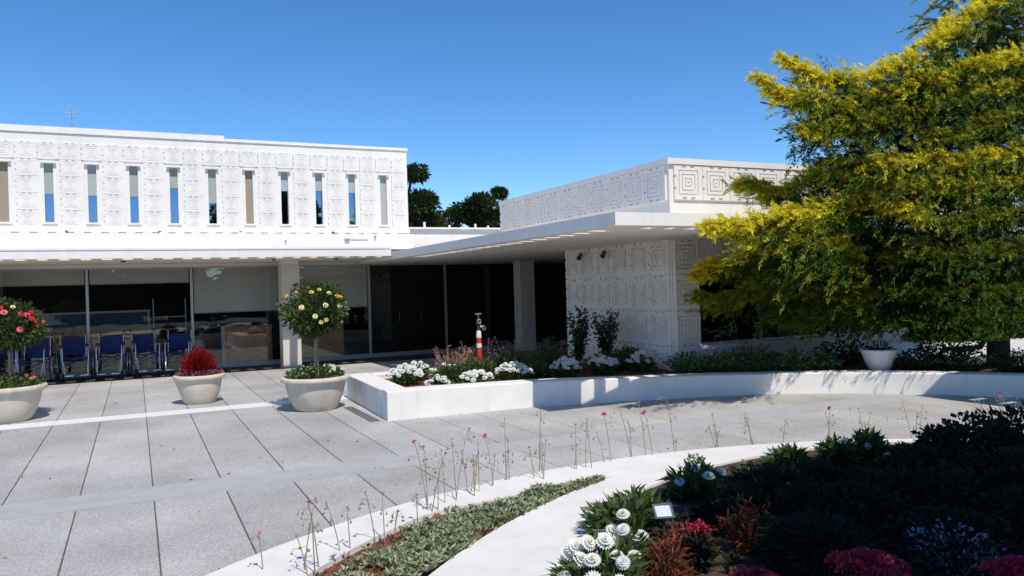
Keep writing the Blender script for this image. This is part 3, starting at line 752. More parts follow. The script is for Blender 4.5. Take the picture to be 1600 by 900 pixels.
MB().lathe([(.0, 0), (.12, 0), (.14, .03), (.21, .16), (.25, .28), (.27, .33), (.27, .36), (.24, .36), (.22, .275), (.0, .29)], 28).build('bowl', 'wallwhite', ur, True)
link('foliage', quads_mesh('foliage', tuft(160, .2, .18, .09, .02)+np.array((0, 0, .3))), 'dark_leaf', ur)

# ------------------------------------------------------------------ pots on the plaza
def pot(loc, rad, h, label):
    t = empty('bowl_planter', loc); tag(t, label, 'planter', 'concrete bowl planters on the plaza')
    r = rad
    prof = [(.0, .0), (r*.56, .0), (r*.60, .02), (r*.70, h*.22), (r*.80, h*.48), (r*.855, h*.72), (r*.87, h*.83), (r*.89, h*.855), (r*.985, h*.87), (r, h*.895), (r, h*.955), (r*.985, h*.985), (r*.95, h), (r*.86, h), (r*.83, h*.97), (r*.82, h*.90)]
    MB().lathe(prof, 56).build('bowl', 'pot', t, True)
    MB().lathe([(r*.825, h*.91), (r*.4, h*.93), (.0, h*.94)], 32).build('potting_soil', 'soil', t)
    return t
pot((2.40, 11.82, .0), .51, .50, 'large tan concrete bowl holding the yellow rose tree')
pot((.91, 13.72, .0), .40, .47, 'smaller tan concrete bowl holding red plumes')
pot((-1.74, 13.5, .0), .53, .52, 'large tan concrete bowl cut by the left photo edge')
def rose_tree(loc, base, zc, rad, hz, blooms, label, nl=2600, trunk_top=None):
    t = empty('rose_tree', loc); tag(t, label, 'rose tree', 'standard rose trees in bowls')
    P, Dd = clumpy(nl, (.02, 0, zc), (rad, rad, hz), 9, .50)
    P2, D2 = clumpy(nl//3, (0, 0, zc), (rad*1.1, rad*1.1, hz*1.12), 26, .2)
    P = np.concatenate([P, P2]); Dd = np.concatenate([Dd, D2])
    link('crown', quads_mesh('crown', blades(P, Dd, RNG.uniform(.045, .085, len(P)), RNG.uniform(.028, .048, len(P)))), 'rose_leaf', t)
    b = MB(); b.tube([(0, 0, base-.04), (.02, 0, (base+zc)/2), (0, .01, zc-.1)], [.022, .017, .014], 8)
    b.tube([(.05, .02, base-.04), (.05, .02, zc-.2)], .010, 6)
    for k in range(9):
        d = rdir(1)[0]; d[2] = abs(d[2])*.6; b.tube([(0, 0, zc-.18), tuple(np.array((0, 0, zc-.02))+d*rad*.4), tuple(np.array((0, 0, zc))+d*np.array((rad, rad, hz))*.85)], [.010, .007, .003], 5)
    b.build('trunk', 'stem', t)
    for key, az, el, s in blooms:
        d = np.array((math.sin(az)*math.cos(el), -math.cos(az)*math.cos(el), math.sin(el)))
        o = link('rose_bloom', ROSES[key], None, t, tuple(np.array((0, 0, zc))+d*np.array((rad, rad, hz))*1.04)); o.scale = (s, s, s)
        o.rotation_euler = Vector(d+np.array((0, 0, .25))).to_track_quat('Z', 'Y').to_euler()
    return t
A = 'petal_yellow'; B = 'petal_cream'
bl = [(A,-1.35,.55,1.),(B,-.55,.10,1.05),(A,-.25,.72,.9),(B,.18,.15,1.1),(B,-.15,-.25,1.),(A,.22,-.42,.9),(B,.05,-.5,.9),(A,.75,.5,1.1),(B,.7,.1,1.15),(A,1.0,.45,.9),(B,1.15,-.55,.95),(A,.1,.85,.8),(A,-.9,.75,.8),(B,.45,.65,.9),(A,1.35,.2,.8),(A,2.6,.4,1),(B,3.4,.2,1),(A,-2.2,.1,1)]
rose_tree((2.40, 11.82, 0), .46, 1.50, .46, .37, bl, 'standard rose tree with yellow and cream blooms in large bowl')
Rr = 'petal_red'; Q = 'petal_rosepink'
bl = [(Rr,-.1,.75,1.1),(Q,.05,.55,1.2),(Rr,.55,.45,1.2),(Q,.7,.4,1.1),(Rr,.8,.25,1.1),(Rr,.95,.12,1.),(Q,1.0,-.02,1.05),(Q,.45,-.15,1.2),(Rr,.9,.5,1.),(Q,-.4,.5,1.1),(Q,-.7,.2,1.),(Rr,-1.1,.4,1.),(Q,1.3,.1,.9),(Rr,2.6,.4,1),(Q,3.6,.2,1),(Rr,-2.2,.3,1),('petal_cream',.35,.8,.9),('petal_cream',-.3,.4,1)]
rose_tree((-1.70, 13.5, 0), .48, 1.40, .47, .36, bl, 'standard rose tree with red and pink blooms at the left edge')
def fill(loc, r, h, mat, label, name='bowl_underplanting', n=700, ln=.06, wd=.035, cat='plant', flowers=None):
    t = empty(name, loc); tag(t, label, cat)
    a = RNG.uniform(0, 6.283, n); q = np.sqrt(RNG.uniform(0, 1, n)); f = RNG.uniform(0, 1, n)
    P = np.stack([np.cos(a)*q*r, np.sin(a)*q*r, h*f*(1-.5*q*q)], 1); Dd = np.stack([np.cos(a)*q, np.sin(a)*q, np.full(n, .5)], 1)+rdir(n)*.7
    link('foliage', quads_mesh('foliage', blades(P, Dd, RNG.uniform(.7, 1.2, n)*ln, RNG.uniform(.7, 1.2, n)*wd)), mat, t)
    b = MB()
    for k in range(6): an_ = k*1.05; b.tube([(0, 0, -.03), (math.cos(an_)*r*.5, math.sin(an_)*r*.5, h*.5)], .005, 5)
    b.build('stems', 'stemgreen', t)
    if flowers:
        for k in range(flowers[1]):
            an_ = random.uniform(0, 6.28); qq = math.sqrt(random.random())
            o = link('flower', flowers[0], None, t, (math.cos(an_)*qq*r, math.sin(an_)*qq*r, h*(1-.5*qq*qq)+.01)); s = random.uniform(.45, .75); o.scale = (s, s, s); o.rotation_euler = (random.uniform(.2, .9), random.uniform(-.5, .5), an_)
    return t
fill((2.40, 11.82, .46), .41, .20, 'under_leaf', 'green and white bedding plants under the yellow rose tree', n=1300, flowers=(DAISY[0], 30))
fill((-1.70, 13.5, .47), .44, .22, 'under_leaf', 'green bedding plants under the red rose tree', n=1300, flowers=(ROSES[Q], 14))
fill((.91, 13.72, .43), .335, .14, 'plumleaf', 'plum coloured bedding leaves ringing the red plumes', n=900, ln=.06, wd=.04)
t = empty('red_plume_plant', (.91, 13.72, .46)); tag(t, 'fiery red plume flower plant in the smaller bowl', 'flowers')
n = 1500; a = RNG.uniform(0, 6.283, n); q = np.sqrt(RNG.uniform(0, 1, n)); el = np.arccos(RNG.uniform(.05, 1, n))
dirs = np.stack([np.cos(a)*np.sin(el), np.sin(a)*np.sin(el), np.cos(el)], 1); rr = RNG.uniform(.3, 1, n)[:, None]
P = dirs*rr*np.array((.25, .25, .34))+np.array((0, 0, .06))
link('plumes', quads_mesh('plumes', blades(P, dirs+np.array((0, 0, .5))+rdir(n)*.35, RNG.uniform(.06, .11, n), .022, .0)), 'celosia', t)
b = MB()
for k in range(12):
    d = dirs[k]; b.tube([(0, 0, -.04), tuple(d*np.array((.12, .12, .18)))], [.008, .005], 5)
b.build('stems', 'stemgreen', t)

# ------------------------------------------------------------------ wheelchairs under the canopy
def wheelchair(loc, rz, label):
    t = empty('wheelchair', loc, rz); tag(t, label, 'wheelchair', 'blue wheelchairs in a row by the glass')
    b = MB(); V = []
    for s, z in ((-.235, .50), (-.08, .475), (.08, .475), (.235, .50)): V += [(s, -.24, z+.01), (s, .2, z-.01)]
    b.add(V+[(x, y, z-.02) for x, y, z in V], [(0,2,3,1),(2,4,5,3),(4,6,7,5)]+[(8,9,11,10),(10,11,13,12),(12,13,15,14)]+[(0,8,10,2),(2,10,12,4),(4,12,14,6),(1,3,11,9),(3,5,13,11),(5,7,15,13),(0,1,9,8),(6,14,15,7)])
    b.build('seat', 'bluecloth', t)
    b = MB(); V = []
    for s, y in ((-.21, .2), (-.08, .235), (.08, .235), (.21, .2)): V += [(s, y, .54), (s, y+.03, .90)]
    b.add(V+[(x, y+.02, z) for x, y, z in V], [(0,2,3,1),(2,4,5,3),(4,6,7,5),(8,9,11,10),(10,11,13,12),(12,13,15,14),(1,3,11,9),(3,5,13,11),(5,7,15,13),(0,1,9,8),(6,14,15,7)])
    b.build('backrest', 'bluecloth', t)
    for s in (-1, 1):
        x = s*.245
        f = MB(); f.tube([(x, .22, .30), (x, .21, .55), (x, .245, .97), (x, .33, 1.0)], .0135, 7); f.tube([(x, -.28, .18), (x, -.27, .50), (x, -.25, .68), (x, -.20, .73), (x, .12, .73), (x, .21, .70)], .0135, 7)
        f.tube([(x, -.27, .50), (x, .21, .50)], .012, 6); f.tube([(x, -.28, .24), (x, .21, .28)], .012, 6); f.build('side_frame', 'chrome', t, True)
        box('armrest', 'rubber', t, x-.025, x+.025, -.2, .12, .742, .775)
        MB().tube([(x, .27, .985), (x, .36, 1.0)], .019, 8).build('push_handle', 'rubber', t)
        wx = s*.305
        wh = MB().ring((wx, .17, .305), .29, .015, 'x', 28, 6).build('wheel', 'rubber', t, True)
        MB().ring((wx+s*.03, .17, .305), .25, .009, 'x', 26, 5).build('hand_rim', 'chrome', wh, True)
        sb = MB()
        for k in range(10):
            an_ = k*math.pi/5; sb.tube([(wx, .17, .305), (wx, .17+.28*math.cos(an_), .305+.28*math.sin(an_))], .003, 4)
        sb.tube([(wx-.03, .17, .305), (wx+.03, .17, .305)], .022, 10); sb.build('spokes', 'chrome', wh)
        c = MB().ring((x, -.26, .09), .072, .018, 'x', 16, 6); c.tube([(x+.03, -.26, .09), (x+.03, -.27, .19), (x, -.28, .2)], .009, 5); c.build('caster', 'rubber', t, True)
        fr = MB().tube([(x*.9, -.28, .42), (x*.9, -.40, .16)], .011, 6); fr.box(min(x*.9, x*.25), max(x*.9, x*.25), -.50, -.37, .13, .145); fr.build('footrest', 'chrome', t)
    cb_ = MB(); cb_.tube([(-.24, -.05, .46), (.24, .0, .24)], .01, 6); cb_.tube([(.24, -.05, .46), (-.24, .0, .24)], .01, 6); cb_.build('cross_brace', 'chrome', t)
    return t
wc = wheelchair((-2.52, 19.32, 0), .05, 'leftmost blue wheelchair, half hidden behind the red rose tree')
for x, y, rz, lab in ((-1.95, 19.24, -.16, 'blue wheelchair second from left, right beside the red rose tree'), (-1.22, 19.38, .13, 'blue wheelchair third from left, just before the first mullion'),
                      (-.52, 19.26, -.08, 'blue wheelchair third from right in the row'), (.18, 19.40, .15, 'blue wheelchair second from right in the row'), (.86, 19.28, -.17, 'rightmost blue wheelchair, partly behind the red plumes')):
    c = copy_tree(wc); c.location = (x, y, 0); c.rotation_euler.z = rz; c['label'] = lab

# ------------------------------------------------------------------ foreground round bed: kerb, crescent of succulents, inner bed
OC, OR = (3.9, .32), 5.81
def hit(c, r, th):
    ox, oy = OC[0]-c[0], OC[1]-c[1]; dx, dy = math.cos(th), math.sin(th); bq = ox*dx+oy*dy; cq = ox*ox+oy*oy-r*r
    return -bq+math.sqrt(bq*bq-cq)
KC, KR = (4.37, 1.09), 4.96; CC, CR = (5.99, -.53), 6.56; IC, IR = (5.3, 1.67), 3.84
kb = MB(); ib = MB(); cres = MB(); inn = MB(); N = 360; ZK = .12
for i in range(N):
    t0, t1 = 2*math.pi*i/N, 2*math.pi*(i+1)/N
    P_ = lambda r, t, z: (OC[0]+r*math.cos(t), OC[1]+r*math.sin(t), z)
    rk = [hit(KC, KR, t) for t in (t0, t1)]; rc = [min(hit(CC, CR, t), OR-.05) for t in (t0, t1)]; ri = [hit(IC, IR, t) for t in (t0, t1)]
    ri = [min(a_, b_-.12) for a_, b_ in zip(ri, rc)]
    def strip(m, ra, rb, za, zb): m.add([P_(ra[0], t0, za), P_(rb[0], t0, zb), P_(rb[1], t1, zb), P_(ra[1], t1, za)], [(0,1,2,3)])
    e = .012
    strip(kb, (OR, OR), (OR, OR), -.03, ZK-e) if False else kb.add([P_(OR, t0, -.03), P_(OR, t1, -.03), P_(OR, t1, ZK-e), P_(OR, t0, ZK-e)], [(0,1,2,3)])
    strip(kb, (OR-e, OR-e), (OR, OR), ZK, ZK-e)
    rkk = [min(a_, OR-.06) for a_ in rk]
    if math.pi/4 < t0 < R(112): rkk = [b_+(a_-b_)*max(0., min(1., (t-R(92.5))/R(19))) if a_ > b_ else a_ for a_, b_, t in zip(rkk, rc, (t0, t1))]
    if rc[0] < rkk[0] or rc[1] < rkk[1]:
        rc2 = [min(a_, b_) for a_, b_ in zip(rc, rkk)]
        strip(kb, rkk, (OR-e, OR-e), ZK, ZK)
        for r_ in (rkk,): kb.add([P_(r_[0], t0, .02), P_(r_[1], t1, .02), P_(r_[1], t1, ZK), P_(r_[0], t0, ZK)], [(0,1,2,3)])
        strip(ib, ri, rc2, ZK+.001, ZK+.001)
        ib.add([P_(rc2[0], t0, .02), P_(rc2[1], t1, .02), P_(rc2[1], t1, ZK+.001), P_(rc2[0], t0, ZK+.001)], [(0,1,2,3)])
        strip(cres, rc2, rkk, .085, .085)
    else:
        strip(ib, ri, (OR-e, OR-e), ZK+.001, ZK+.001) if False else strip(kb, ri, (OR-e, OR-e), ZK, ZK)
    tgt = ib
    tgt.add([P_(ri[0], t0, .02), P_(ri[1], t1, .02), P_(ri[1], t1, ZK), P_(ri[0], t0, ZK)], [(0,1,2,3)])
    strip(inn, (0, 0), ri, .10, .10)
kt = empty('round_planter_kerb', (0, 0, 0)); tag(kt, 'wide white curved kerb ringing the foreground flower bed', 'kerb')
kb.build('outer_kerb', 'kerbwhite', kt); ib.build('inner_coping', 'kerbwhite', kt)
struct(cres.build('crescent_bed', 'mulch')); struct(inn.build('round_bed', 'soil'))
def cres_pt():
    while True:
        th = random.uniform(R(93), R(175)); a_ = hit(CC, CR, th); b_ = hit(KC, KR, th)
        if th < R(112): b_ = a_+(b_-a_)*max(0., min(1., (th-R(92.5))/R(19)))
        if a_ < b_-.05:
            r_ = random.uniform(a_+.0, b_); return (OC[0]+r_*math.cos(th), OC[1]+r_*math.sin(th)), (r_-a_)/(b_-a_)
V = []
cnt = 0
while cnt < 3600:
    (x, y), f = cres_pt()
    if f > .80 and x < 3.1 and random.random() < .9: continue
    if x < 1.6 and f > .70 and random.random() < .7: continue
    if math.sin(x*5.1+y*3.3)*math.sin(x*2.7-y*6.1) > .45 and random.random() < .75: continue
    m = random.randint(7, 11); a0 = random.uniform(0, 6.28); s = random.uniform(.75, 1.25)
    P = np.tile(np.array((x, y, .09+random.uniform(0, .035)+.035*max(0, math.sin(x*7.3)*math.sin(y*8.1+1)))), (m, 1)); aa = a0+np.arange(m)*2.4
    Dd = np.stack([np.cos(aa), np.sin(aa), RNG.uniform(.35, 1.3, m)], 1)
    V.append(blades(P, Dd, RNG.uniform(.030, .060, m)*s, RNG.uniform(.011, .019, m)*s, .05)); cnt += 1
o = stuff(link('succulent_carpet', quads_mesh('succulent_carpet', np.concatenate(V)), 'succulent')); o['label'] = 'grey green succulent carpet filling the crescent bed'; o['category'] = 'ground cover'
def cp():
    (x, y), f = cres_pt(); return (x, y, .092+random.uniform(0, .012))
chips('crescent_mulch', 2500, cp, 'chips')
# flower stalks
FL = petal_head('flower', .024, 6, 2, 'petal_magenta', 'bud', .5)
FP = petal_head('flower', .020, 6, 2, 'petal_pink', 'bud', .6)
bd = MB(); bd.lathe([(.0, -.010), (.0045, -.006), (.0062, .002), (.004, .010), (.0, .015)], 7); BUD = bd.mesh('bud', True); BUD.materials.append(MATS['bud'])
def stalk_plant(x, y, hs, label, flowers=0, fm=FL, zb=.09, spread=.05):
    t = empty('flower_stalk_plant', (x, y, zb)); tag(t, label, 'flowers', 'tall thin flower stalks along the kerb')
    for k, h in enumerate(hs):
        a_ = random.uniform(0, 6.28); l = random.uniform(.05, .30)*h; bx, by = random.uniform(-spread, spread), random.uniform(-spread, spread)
        pts = [(bx, by, -.01), (bx+math.cos(a_)*l*.3, by+math.sin(a_)*l*.3, h*.4), (bx+math.cos(a_)*l*.7, by+math.sin(a_)*l*.7, h*.8), (bx+math.cos(a_)*l, by+math.sin(a_)*l, h)]
        st = MB().tube(pts, [.0042, .0036, .003, .0022], 5)
        tips = [Vector(pts[-1])]
        for j in range(random.randint(2, 4)):
            f = random.uniform(.62, .97); p = Vector(pts[1]).lerp(Vector(pts[3]), (f-.4)/.6); an_ = random.uniform(0, 6.28); ln = random.uniform(.025, .06)
            q = p+Vector((math.cos(an_)*ln, math.sin(an_)*ln, .012)); e_ = q+Vector((math.cos(an_)*.01, math.sin(an_)*.01, -.03))
            st.tube([p, q, e_], .0018, 4); tips.append(e_)
        so_ = st.build('stem', 'stem', t)
        for j, p in enumerate(tips):
            if j == 0 and k < flowers:
                f = link('flower', fm, None, so_, p); f.rotation_euler = (random.uniform(.3, 1.0), random.uniform(-.4, .4), random.uniform(0, 6)); sc_ = random.uniform(.9, 1.25); f.scale = (sc_,)*3
            else:
                f = link('bud', BUD, None, so_, p); sc_ = random.uniform(.7, 1.3); f.scale = (sc_,)*3; f.rotation_euler = (random.uniform(0, 2), random.uniform(0, 2), 0)
SP = stalk_plant
SP(.66, 4.82, (.26,), 'single pale pink stalk nearest the lower left of the kerb', 1, FP)
SP(.86, 4.62, (.42, .40, .25), 'bare budded stalks at the lower left end of the succulent strip')
SP(.98, 4.68, (.43,), 'stalk topped by the brightest magenta bloom in the foreground', 1)
SP(1.17, 4.92, (.33, .30), 'pair of thin nodding stalks right of the bright magenta bloom')
SP(1.42, 5.0, (.36, .33), 'thin bare stalks midway along the lower kerb')
SP(1.56, 5.08, (.20, .19), 'short nodding stalks over the red mulch edge')
SP(1.70, 5.28, (.22,), 'short stalk with one pink bloom against the white kerb', 1, FP)
SP(1.92, 5.45, (.52, .48, .46, .34, .3), 'dense stalk bunch with two small crimson blooms', 2)
SP(2.15, 5.58, (.56, .50, .42), 'tall stalks with pink tip left of the densest bunch', 1, FP, spread=.07)
SP(2.36, 5.70, (.40, .38, .33, .3, .36), 'brown seed headed stalk bunch behind the succulents', spread=.10)
SP(2.62, 5.88, (.42, .30), 'two stalks with a pink bloom over the grey paving', 1)
SP(2.82, 5.92, (.52, .36, .28), 'tall brown stalk with drooping seed heads mid kerb')
SP(3.05, 5.86, (.40, .34, .30), 'loose stalk bunch left of the tallest red tipped stalk')
SP(3.18, 6.02, (.62, .3), 'tallest red tipped stalk before the planter shadow', 1)
SP(3.42, 6.0, (.42, .24), 'thin grey stalk over the narrow end of the succulents')
SP(3.62, 5.98, (.46, .44), 'twin stalks beside the dark red bud near strip end')
SP(3.86, 6.06, (.46, .3), 'stalk with small dark red bud near strip end', 1)
SP(4.12, 6.15, (.50, .30), 'stalk left of the lone magenta bloom past the strip end', zb=.115)
SP(4.28, 6.13, (.50,), 'pale stalk beside the lone magenta bloom', zb=.115)
SP(4.40, 6.08, (.40,), 'stalk with lone magenta bloom beyond the strip end', 1, zb=.115)
SP(4.75, 6.17, (.62, .2), 'tall thin stalk standing before the striped wall shadow', zb=.0)
SP(5.15, 6.12, (.42, .32, .26, .3), 'leaning stalk bunch at the outer kerb edge near its crest', zb=0)
SP(5.55, 6.02, (.40, .36, .28), 'short upright stalk bunch right of the leaning one', zb=0)
SP(5.85, 5.94, (.30,), 'single small stalk on the outer kerb edge', zb=0)
SP(6.32, 5.72, (.42, .38), 'stalk pair with tiny red buds above the sunny white flowers', 1, zb=0)
SP(6.62, 5.56, (.40, .36), 'slanting stalk pair between the two right white flower heads', zb=0)
SP(7.02, 5.30, (.46, .42, .36), 'stalk trio in front of the sunny curved wall', zb=0)
SP(7.42, 5.03, (.52, .50), 'stalk pair near the second wall shadow', zb=0)
SP(7.75, 4.78, (.56, .52, .5), 'reddish stalk bunch against the right wall shadow', 1, zb=0)
SP(8.05, 4.55, (.56, .5), 'stalk pair at the far right edge of the picture', zb=0)

# daisies on the inner bed edge (long leaves, sunlit)
D((2.10, 3.42, .10), .21, .30, 19, 'large white flower mound at the bottom centre foreground', BIG, 'white flowers in the round bed', n=650, ln=.13, wd=.028, name='white_daisy_plant')
D((2.0, 3.05, .10), .12, .24, 5, 'white flowers touching the bottom edge of the picture', BIG, 'white flowers in the round bed', n=300, ln=.12, wd=.028, name='white_daisy_plant')
D((2.42, 3.62, .10), .10, .34, 5, 'white and blush flowers right behind the large foreground mound', BIG, 'white flowers in the round bed', n=160, ln=.12, wd=.026, name='white_daisy_plant')
def longleaf(loc, r, h, nf, label, n=620, ln=.125):
    return daisy_clump(loc, r, h, nf, label, BIG[:1], 'long leaved plants on the round bed edge', 'daisy_leaf', n, ln, .026, name='long_leaf_daisy')
longleaf((2.80, 4.28, .10), .22, .20, 1, 'long leaved green plant left of the tilted floodlight', 700)
longleaf((3.05, 4.45, .10), .18, .19, 0, 'long leaved green plant behind the tilted floodlight', 480)
longleaf((3.85, 4.78, .10), .22, .20, 4, 'long leaved plant with white buds right of the floodlight', 620)
longleaf((5.02, 5.02, .10), .15, .17, 1, 'sunlit long leaved plant at the kerb crest with white bud')
longleaf((5.55, 4.95, .10), .14, .19, 1, 'sunlit long leaved plant with one round white bloom')
longleaf((5.80, 4.86, .10), .11, .27, 1, 'sunlit plant carrying the highest single white bloom')
longleaf((6.45, 4.60, .10), .16, .26, 2, 'sunlit white topped plant at the right above the dark shrubs')
plant('small_weed', (4.45, 5.55, .121), 'tiny green weed growing on the bare white kerb', 'plant', 'daisy_leaf', 60, .09, .08, .06, .02, stems=False)
# bronze and red plants
def bronze(loc, r, h, label, mat='bronze_leaf', tip='redtip', n=900):
    t = plant('bronze_plant', loc, label, 'plant', mat, n, r, h, .055, .011, 'bronze leaved plants in the round bed', .7)
    stuff(link('red_tips', quads_mesh('red_tips', tuft(n//4, r*.9, h*1.15, .07, .014, .5)+np.array((0, 0, .03))), tip, t))
bronze((2.52, 3.42, .10), .15, .24, 'bronze brown spiky plant beside the large white mound')
bronze((2.92, 3.72, .10), .17, .15, 'bronze plant with red tips below the tilted floodlight')
bronze((3.35, 3.65, .10), .24, .24, 'dim bronze plant further into the shade')
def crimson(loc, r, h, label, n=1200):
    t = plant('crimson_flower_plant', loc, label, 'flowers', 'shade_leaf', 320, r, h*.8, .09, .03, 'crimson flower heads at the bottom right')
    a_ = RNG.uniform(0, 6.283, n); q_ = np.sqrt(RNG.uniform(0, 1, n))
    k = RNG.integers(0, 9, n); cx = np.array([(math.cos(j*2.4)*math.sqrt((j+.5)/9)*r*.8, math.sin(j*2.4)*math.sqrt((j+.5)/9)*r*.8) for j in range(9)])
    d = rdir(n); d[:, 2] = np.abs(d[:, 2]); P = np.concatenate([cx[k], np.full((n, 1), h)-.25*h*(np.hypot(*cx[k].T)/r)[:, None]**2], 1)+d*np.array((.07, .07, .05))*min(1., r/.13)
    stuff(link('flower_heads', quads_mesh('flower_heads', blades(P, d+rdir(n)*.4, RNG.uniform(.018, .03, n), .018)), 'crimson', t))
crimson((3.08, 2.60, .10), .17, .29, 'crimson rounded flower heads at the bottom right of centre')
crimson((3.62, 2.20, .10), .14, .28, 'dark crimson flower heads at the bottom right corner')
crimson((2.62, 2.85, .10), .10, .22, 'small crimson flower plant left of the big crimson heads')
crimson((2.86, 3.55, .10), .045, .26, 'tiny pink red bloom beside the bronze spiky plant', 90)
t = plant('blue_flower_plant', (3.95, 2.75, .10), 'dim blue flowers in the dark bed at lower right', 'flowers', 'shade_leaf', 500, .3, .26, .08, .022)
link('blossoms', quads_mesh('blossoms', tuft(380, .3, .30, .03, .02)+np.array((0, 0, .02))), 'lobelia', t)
# dark shrubs in the shade
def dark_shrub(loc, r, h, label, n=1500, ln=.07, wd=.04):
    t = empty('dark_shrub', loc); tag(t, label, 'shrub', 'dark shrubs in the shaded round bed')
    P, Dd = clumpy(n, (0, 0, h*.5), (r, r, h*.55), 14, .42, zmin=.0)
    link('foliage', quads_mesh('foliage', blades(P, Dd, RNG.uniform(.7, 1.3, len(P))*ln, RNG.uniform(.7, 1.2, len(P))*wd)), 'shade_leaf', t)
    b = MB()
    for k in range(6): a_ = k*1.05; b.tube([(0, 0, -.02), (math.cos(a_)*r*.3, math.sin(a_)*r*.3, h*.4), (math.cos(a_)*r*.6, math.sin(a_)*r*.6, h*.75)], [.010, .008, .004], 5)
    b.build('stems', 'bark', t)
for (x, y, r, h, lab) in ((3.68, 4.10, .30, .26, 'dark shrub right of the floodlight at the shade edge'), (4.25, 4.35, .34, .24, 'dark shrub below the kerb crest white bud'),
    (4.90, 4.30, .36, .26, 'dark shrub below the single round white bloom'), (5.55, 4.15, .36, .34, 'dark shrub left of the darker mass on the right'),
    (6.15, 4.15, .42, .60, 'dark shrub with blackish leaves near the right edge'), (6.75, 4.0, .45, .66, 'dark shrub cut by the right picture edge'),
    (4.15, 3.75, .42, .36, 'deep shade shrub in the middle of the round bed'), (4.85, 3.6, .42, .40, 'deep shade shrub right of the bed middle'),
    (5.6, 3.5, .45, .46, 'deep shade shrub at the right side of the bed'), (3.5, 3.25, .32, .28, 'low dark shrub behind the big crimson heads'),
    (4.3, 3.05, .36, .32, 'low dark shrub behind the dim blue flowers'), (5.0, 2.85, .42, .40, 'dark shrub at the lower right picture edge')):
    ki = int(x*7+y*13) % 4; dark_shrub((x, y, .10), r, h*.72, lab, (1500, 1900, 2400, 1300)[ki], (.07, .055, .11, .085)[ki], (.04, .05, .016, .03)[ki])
V = []
for k in range(2600):  # dark leaves added over the bare soil to deepen the bed's shade
    a_ = random.uniform(0, 6.283); q_ = math.sqrt(random.random())*3.72; x, y = IC[0]+math.cos(a_)*q_, IC[1]+math.sin(a_)*q_
    if y < 2.0 or x < 2.2: continue
    m = 6; aa = random.uniform(0, 6.28)+np.arange(m)*1.05
    V.append(blades(np.tile(np.array((x, y, .10)), (m, 1)), np.stack([np.cos(aa), np.sin(aa), RNG.uniform(.3, 1.4, m)], 1), RNG.uniform(.05, .10, m), RNG.uniform(.02, .035, m), .1))
o = stuff(link('bed_shade_leaves', quads_mesh('bed_shade_leaves', np.concatenate(V)), 'dark_leaf')); o['label'] = 'low dark leaves added to deepen the shade between the round bed shrubs'; o['category'] = 'ground cover'
# floodlights
def floodlight(loc, rz, tilt, s, label):
    t = empty('floodlight', loc, rz); tag(t, label, 'floodlight', 'garden floodlights in the round bed'); t.scale = (s, s, s)
    b = MB(); b.tube([(0, 0, -.02), (0, 0, .16)], .012, 8); b.build('stake', 'lampbody', t)
    u = MB(); u.tube([(-.10, 0, .24), (-.10, 0, .16), (.10, 0, .16), (.10, 0, .24)], .007, 6); u.build('bracket', 'lampbody', t)
    M_ = Matrix.Translation((0, 0, .25)) @ Matrix.Rotation(tilt, 4, 'X')
    def tb_(mb, name, m, parent=t):
        mb.v = [tuple(M_ @ Vector(p)) for p in mb.v]; return mb.build(name, m, parent)
    h = MB(); h.add([(-.09,0,-.075),(.09,0,-.075),(.09,0,.075),(-.09,0,.075),(-.075,.03,-.06),(.075,.03,-.06),(.075,.03,.06),(-.075,.03,.06),(-.055,.085,-.04),(.055,.085,-.04),(.055,.085,.04),(-.055,.085,.04)],
        [(0,1,5,4),(1,2,6,5),(2,3,7,6),(3,0,4,7),(4,5,9,8),(5,6,10,9),(6,7,11,10),(7,4,8,11),(8,9,10,11),(0,3,2,1)])
    for x in (-.03, 0, .03): h.box(x-.004, x+.004, .085, .11, -.035, .035)
    hs = tb_(h, 'housing', 'lampbody')
    r = MB(); r.box(-.096, .096, -.012, .004, -.082, -.062); r.box(-.096, .096, -.012, .004, .062, .082); r.box(-.096, -.076, -.012, .004, -.0615, .0615); r.box(.076, .096, -.012, .004, -.0615, .0615)
    tb_(r, 'bezel', 'lampbody', hs)
    tb_(MB().box(-.0755, .0755, -.006, -.002, -.0610, .0610), 'lens', 'lens', hs)
    return t
floodlight((2.98, 4.05, .13), -.35, -.85, 0.66, 'tilted dark floodlight with pale lens on the bed edge')
floodlight((2.48, 3.98, .10), 2.6, -.9, .62, 'small floodlight seen from behind above the large white mound')
floodlight((1.80, 3.36, .11), 2.4, -.9, .45, 'small dark lamp at the bottom edge beside the coping')

# ------------------------------------------------------------------ golden juniper
JT = empty('golden_juniper', (12.25, 7.75, .255)); tag(JT, 'large golden yellow juniper with layered drooping plumes at right', 'tree')
JO = np.array((12.25, 7.75, .255))
def cpt(px, py, d):      # a place in the crown, given by bearing, rise and distance as surveyed from the path
    a_ = (px-800)/1217.06; b_ = (450-py)/1217.06
    v_ = np.array(fw)+np.array(r2)*a_+np.array(u2)*b_
    return np.array((0, 0, 1.75))+v_*d
wx_ = np.array([p.x for p in path]); wy_ = np.array([p.y for p in path])
def anchor(px, py, Y=7.45, extra=0.):
    """a point of the crown on this bearing, standing back far enough to hang over the bed and not over the path"""
    q = .900-.4357*(px-800)/1217.06; d = (Y if px < 1450 else 7.3)/q+extra
    for it in range(60):
        p = cpt(px, py, d)
        if p[0] > 11.2 or p[1]+(p[2]-.40)/1.455 > np.interp(p[0], wx_, wy_)+(.95 if p[2] < 3.2 else .6): break
        if 2.2 < p[2] < 2.85 and p[1] > 7.6 and p[0] < 8.7: break
        d += .05
    return p
VV = []; GG = []; lim = MB()
TR = np.array((12.25, 8.0, 0.))
lim.tube([(0, 0, -.05), (.05, 0, 1.2), (-.05, .05, 3.), (.05, 0, 5.2), (0, 0, 7.2)], [.17, .14, .11, .06, .02], 10)
FACE = np.array((-.2, -.55, .8))
